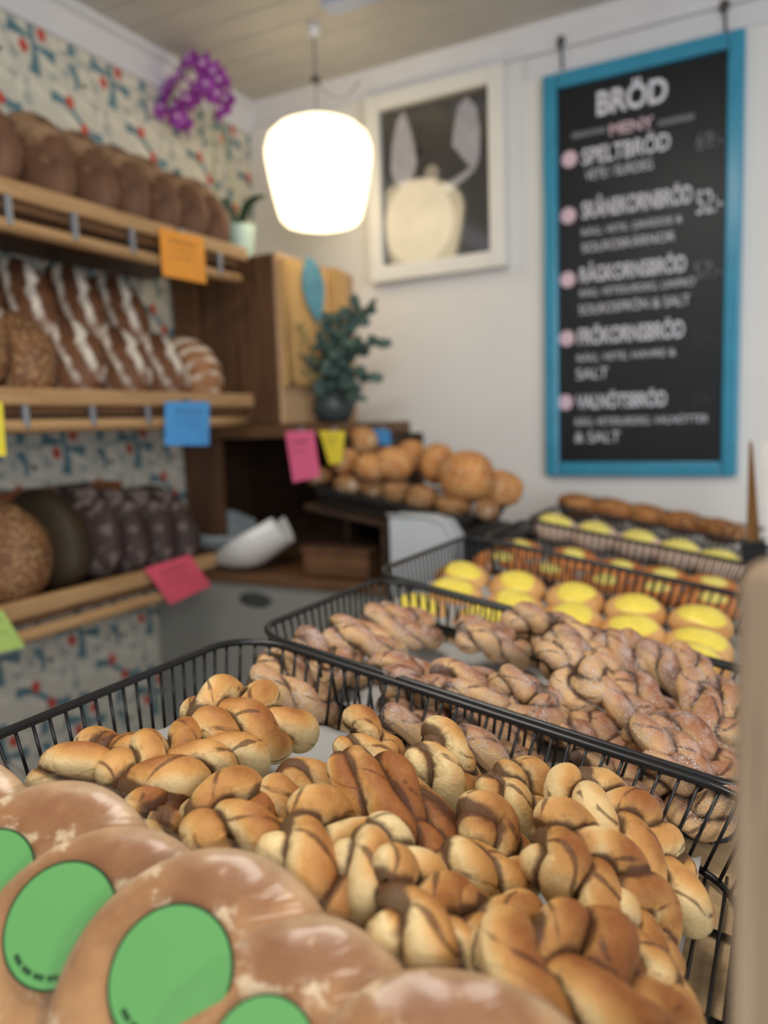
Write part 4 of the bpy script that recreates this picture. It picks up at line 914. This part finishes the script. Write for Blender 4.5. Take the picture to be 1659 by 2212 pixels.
rows = [([(1520, 1325), (1378, 1300), (1247, 1275), (1122, 1250), (1003, 1228)], 1.105, 'back'), ([(1515, 1375), (1372, 1345), (1240, 1320), (1115, 1292), (985, 1265)], 1.01, 'middle'), ([(1500, 1410), (1340, 1385), (1195, 1350), (1055, 1325), (905, 1300)], 0.92, 'front')]
L_ = []
for pts, w, rn in rows:
    for i, (x_, y_) in enumerate(pts): L_.append((x_, y_, w, f'yellow custard bun, {rn} row of third basket, {cnt[i]}'))
spread(bun_proto('custard_bun', M['bun'], M['custard'], .043, .026, .032), L_, 'bun', 'yellow custard buns in the third basket', 14)
L_ = []
for pts, w, rn in (([(1545, 1250), (1440, 1232), (1345, 1215), (1243, 1190), (1125, 1170)], 1.37, 'back'), ([(1540, 1285), (1420, 1262), (1310, 1245), (1190, 1222), (1085, 1196)], 1.265, 'front')):
    for i, (x_, y_) in enumerate(pts): L_.append((x_, y_, w, f'custard danish, {rn} row of fourth basket, {cnt[i]}'))
spread(bun_proto('custard_danish', M['danish'], M['custardpale'], .047, .022, .024), L_, 'danish', 'custard danishes in the fourth basket', 8)
L_ = [(x_, y_, 1.53, f'powdered yellow bun in the fifth basket, {cnt[i]}') for i, (x_, y_) in enumerate([(1555, 1208), (1468, 1186), (1380, 1166), (1288, 1148), (1200, 1130)])]
spread(bun_proto('powdered_bun', M['sugarglaze'], M['custardpale'], .048, .034, .036), L_, 'bun', 'powdered custard buns in the fifth basket', 10)
L_ = [(x_, y_, -.022, f'brown cookie in the last basket, {cnt[i]}') for i, (x_, y_) in enumerate([(1560, 1148), (1475, 1130), (1400, 1115), (1325, 1102), (1248, 1092)])]
for i, (x_, y_, w, lab) in enumerate(L_):
    loaf('cookie', onY(x_, y_, 1.77), (.047, .044, .026), np.stack([TU, TV, TW], 1)@rot('Z', 40*i), M['cookie'], lab, 'cookie', 'brown cookies in the last basket', 200+i, .8, .07)

# ------------------------------------------------------------------ tray of rolls on the stand
RO = V(-.968, 1.45, H-.135)
def T2(u, v, w): return RO+TU*u+TV*v+TW*w
basket(0, .388, 0.005, .29, 'black wire tray of seeded rolls above the dark wooden stand', .035, 0, .012, T2, None)
def T2px(x, y, w): return onP(x, y, RO+TW*w, TW)
RL = [(690, 1030, .030, .022, 'rolldark', 'small brown roll beside the tall pink card'), (752, 1048, .030, .022, 'rolldark', 'small brown roll at the tray front, second from the pink card'), (805, 1052, .032, .024, 'rolldark', 'small brown roll at the tray front, third from the pink card'),
      (858, 1062, .034, .026, 'rolldark', 'brown roll at the tray front, fourth from the pink card'), (912, 1076, .033, .026, 'rolldark', 'brown roll at the tray front, fifth from the pink card'), (978, 1092, .036, .024, 'rolldark', 'brown roll at the tray front corner nearest the custard baskets')]
RB = [(745, 998, .030, .03, 'roll', 'orange crusted roll just beside the yellow card'), (782, 955, .036, .034, 'roll', 'topmost round roll between yellow and blue cards'), (800, 1008, .036, .028, 'roll', 'pale bottomed roll in the middle of the tray, below the topmost roll'),
      (850, 1000, .040, .034, 'roll', 'pale sided roll lying below the blue card'), (888, 985, .034, .036, 'roll', 'golden roll standing next to the blue card'), (945, 1000, .036, .042, 'roll', 'upright golden roll left of the large round one'), (1008, 1030, .055, .052, 'roll', 'large round seeded roll, biggest in the tray'),
      (1085, 1055, .042, .036, 'roll', 'reddish roll at the far right end of the tray'), (1052, 1102, .022, .02, 'rolldark', 'little crust piece below the reddish roll')]
for i, (x_, y_, r, hh, mt, lab) in enumerate(RL):
    loaf('bread_roll', T2px(x_, y_, .0), (r*1.12, r*1.2, hh*1.12), np.stack([TU, TV, TW], 1)@rot('Z', 30*i), M[mt], lab, 'roll', 'seeded rolls in the raised tray', 300+i, .9, .06)
for i, (x_, y_, r, hh, mt, lab) in enumerate(RB):
    loaf('bread_roll', onY(x_, y_, [1.60, 1.69, 1.56, 1.58, 1.68, 1.63, 1.58, 1.66, 1.50][i]), (r*1.12, r*1.12, hh*1.12), np.stack([TU, TV, TW], 1)@rot('Z', 47*i), M[mt], lab, 'roll', 'seeded rolls in the raised tray', 320+i, .9, .06)
card(((617, 932), (678, 930), (692, 1030), (634, 1042)), 0, M['tag_pinkdeep'], 'tall pink price card clipped to the left end of the rolls tray', 2, Yp=1.44)
card(((690, 930), (746, 932), (738, 1000), (712, 1003)), 0, M['tag_yellow'], 'yellow price card beside the pink one at the rolls tray', 2, Yp=1.52)
card(((806, 925), (843, 930), (845, 962), (808, 960)), 0, M['tag_bluetag'], 'small blue price card behind the rolls', 1, Yp=1.74)

# ------------------------------------------------------------------ wooden post, upright and sign on the right
a, b = onY(1590, 1228, .225), onY(1579, 2212, .225)
px0 = (a[0]+b[0])/2; w_ = .08; pt = a[2]
m = MB(); w_ = .08; r = .008
poly = [(0, 0), (w_, 0)]+[(w_-r+r*math.cos(t), pt-r+r*math.sin(t)) for t in np.linspace(0, math.pi/2, 8)]+[(r+r*math.cos(t), pt-r+r*math.sin(t)) for t in np.linspace(math.pi/2, math.pi, 8)]
m.prism(poly, (px0, .245, 0), (1, 0, 0), (0, 0, 1), .020)
tag(m.build('wooden_post', M['postwood'], origin=(px0+w_/2, .235, 0), bevel=.002), 'pale wooden board with rounded top standing at the right edge', 'post')
q = [onY(x, y, 1.55) for x, y in ((1612, 1180), (1642, 1180), (1652, 960), (1618, 950))]
m = MB(); d = V(0, .03, 0); m.hexa([q[0], q[1], q[1]+d, q[0]+d, q[3], q[2]-V(.02, 0, 0), q[2]-V(.02, 0, 0)+d, q[3]+d]); root = thing('sign_easel', (q[0][0]+.015, 1.565, q[0][2]), 'slim brown wooden upright behind the post, right of the chalkboard', 'upright'); o = V(q[0][0]+.015, 1.565, q[0][2])
m.build('upright', wood('easel_wood', srgb(158, 112, 62), srgb(136, 94, 52), (30, 30, 3)), root, o, bevel=.003)
m = MB(); a = onY(1612, 1240, 1.55); m.box((q[0][0]-.008, 1.545, a[2]-.03), (q[1][0]+.012, 1.595, q[0][2]+.01)); m.build('bracket', M['black'], root, o, bevel=.003)
q = [onY(x, y, 1.50) for x, y in ((1655, 1175), (1720, 1180), (1720, 950), (1645, 955))]
m = MB(); d = V(0, .004, 0); m.hexa([q[0], q[1], q[1]+d, q[0]+d, q[3], q[2], q[2]+d, q[3]+d])
tag(m.build('white_sign', plain('white_card', srgb(226, 220, 212), .5), origin=q[0]), 'white sign panel cut off by the right edge beside the brown upright', 'sign')

# ------------------------------------------------------------------ wrapped flat breads in front
FB = [(-175, 1905, .475, (-420, 2100), .1, 'soft round bread, farthest of the wrapped row, mostly cut off'),
      (75, 1985, .445, (-22, 1895), 100, 'wrapped round bread with dark floury crust and cut-off green sticker'),
      (200, 2110, .412, (130, 1995), 127, 'wrapped round bread with a whole green sticker at the left edge'),
      (418, 2192, .379, (368, 2104), 140, 'wrapped round bread in the middle of the row with a big green sticker'),
      (612, 2388, .345, (565, 2290), 124, 'wrapped round bread at the bottom edge with a low green sticker'),
      (965, 2545, .312, (930, 2760), 120, 'nearest wrapped round bread at the bottom centre, no sticker in view')]
for i, (x_, y_, d_, (sx_, sy_), sr, lab) in enumerate(FB):
    d_ *= .86; dr = ray(x_, y_); c = CAM+dr*d_; vd = dr/np.linalg.norm(dr)
    n = -vd+V(0, 0, .16)+V(.10, 0, 0); n /= np.linalg.norm(n)
    R = axes(V(.85, .45, .12), n); Rd = .075
    root = thing('wrapped_bread', c-R[:, 2]*.012, lab, 'bread', 'wrapped round breads in the foreground', R)
    m = MB(); prof = [(.001, -.003), (.05, -.004), (.068, .000), (.0748, .007), (.0752, .012), (.072, .018), (.064, .0225), (.05, .0245), (.03, .0255), (.001, .026)]
    seg = 64; m.lathe([(a*.88, b*.9) for a, b in prof], (0, 0, 0), seg); v = m.v[-1]; rs_ = np.random.RandomState(i); th = np.arctan2(v[:, 1], v[:, 0])
    wob = sum(rs_.uniform(.004, .010)*np.cos(k*th+rs_.rand()*6) for k in (2, 3, 4, 5)); v[:, :2] *= (1+wob)[:, None]; v[:, 2] += .0016*np.sin(v[:, 0]*70+i)*np.cos(v[:, 1]*60)
    m.build('bread', M['flat'], root)
    m = MB(); g = []
    for rr, zz in [(.001, .0285), (.02, .0285), (.04, .028), (.055, .0268), (.067, .0245), (.075, .020), (.079, .013), (.0785, .006), (.072, -.002), (.05, -.006), (.001, -.006)]:
        rr *= .88; zz *= .9; g.append([(rr*math.cos(t)*(1+.012*math.sin(9*t+i)), rr*math.sin(t)*(1+.012*math.sin(9*t+i)), zz+.0009*math.sin(7*t+rr*160+i*2)+.0006*math.sin(13*t-rr*90)) for t in np.linspace(0, 2*math.pi, 73)])
    m.grid(g); m.build('plastic_bag', M['film'], root)
    if sr > 1:
        P = onP(sx_, sy_, c-R[:, 2]*.012+R[:, 2]*.0285, R[:, 2])-(c-R[:, 2]*.012); p = R.T@P; depth = (np.dot(P+c-R[:, 2]*.012-CAM, FX)); sR = sr*depth/FPX
        m = MB(); cir = lambda r_: [(p[0]+r_*math.cos(t), p[1]+r_*math.sin(t)) for t in np.linspace(0, 2*math.pi, 49)[:-1]]
        m.prism(cir(sR), (0, 0, .0278), (1, 0, 0), (0, 1, 0), .0006, 1); m.prism(cir(sR*.955), (0, 0, .0280), (1, 0, 0), (0, 1, 0), .0006, 0)
        so = m.build('sticker', [M['sticker'], M['stickerink']], root)
        m = MB()   # a curved line of print near the lower edge
        down = R.T@(-UX); a0 = math.atan2(down[1], down[0])
        for k in range(-14, 15):
            if k % 5 == 0: continue
            a = a0+k*.062; e = V(math.cos(a), math.sin(a)); tt = V(-e[1], e[0]); q0 = p[:2]+e*sR*.80
            m.prism([tuple(q0-tt*sR*.018-e*sR*.04), tuple(q0+tt*sR*.018-e*sR*.04), tuple(q0+tt*sR*.018+e*sR*.04), tuple(q0-tt*sR*.018+e*sR*.04)], (0, 0, .0287), (1, 0, 0), (0, 1, 0), .0002)
        m.build('print', M['stickerink'], so)

# ------------------------------------------------------------------ light
w = bpy.data.worlds.new('daylight'); sc.world = w; w.use_nodes = True
bg = w.node_tree.nodes['Background']; bg.inputs[0].default_value = (.78, .88, 1.0, 1); bg.inputs[1].default_value = .55
def light(name, ty, loc, to, energy, col, **k):
    l = bpy.data.lights.new(name, ty); l.energy = energy; l.color = col
    for a, b in k.items(): setattr(l, a, b)
    o = bpy.data.objects.new(name, l); C.objects.link(o); o.location = loc
    d = Vector(to)-Vector(loc); o.rotation_euler = d.to_track_quat('-Z', 'Y').to_euler(); return o
light('window_daylight', 'AREA', (1.35, -.9, 1.75), (-.5, 1.0, 1.2), 35, (.96, .98, 1), shape='RECTANGLE', size=1.6, size_y=1.3)
light('ceiling_lamp', 'AREA', (-.35, .35, ZC-.05), (-.35, .36, 0), 10, (1, .95, .87), shape='DISK', size=.5)
light('pendant_bulb', 'POINT', (LX, LY, zb+.10), (0, 0, 0), .75, (1, .90, .70), shadow_soft_size=.03)

sc.view_settings.view_transform = 'Standard'; sc.view_settings.look = 'None'; sc.view_settings.gamma = 1; sc.view_settings.exposure = 0
sc.view_settings.use_curve_mapping = False
cy = sc.cycles
cy.use_denoising = True; cy.max_bounces = 6; cy.diffuse_bounces = 3; cy.glossy_bounces = 3; cy.transparent_max_bounces = 24; cy.transmission_bounces = 4
cy.caustics_reflective = False; cy.caustics_refractive = False; cy.sample_clamp_indirect = 4
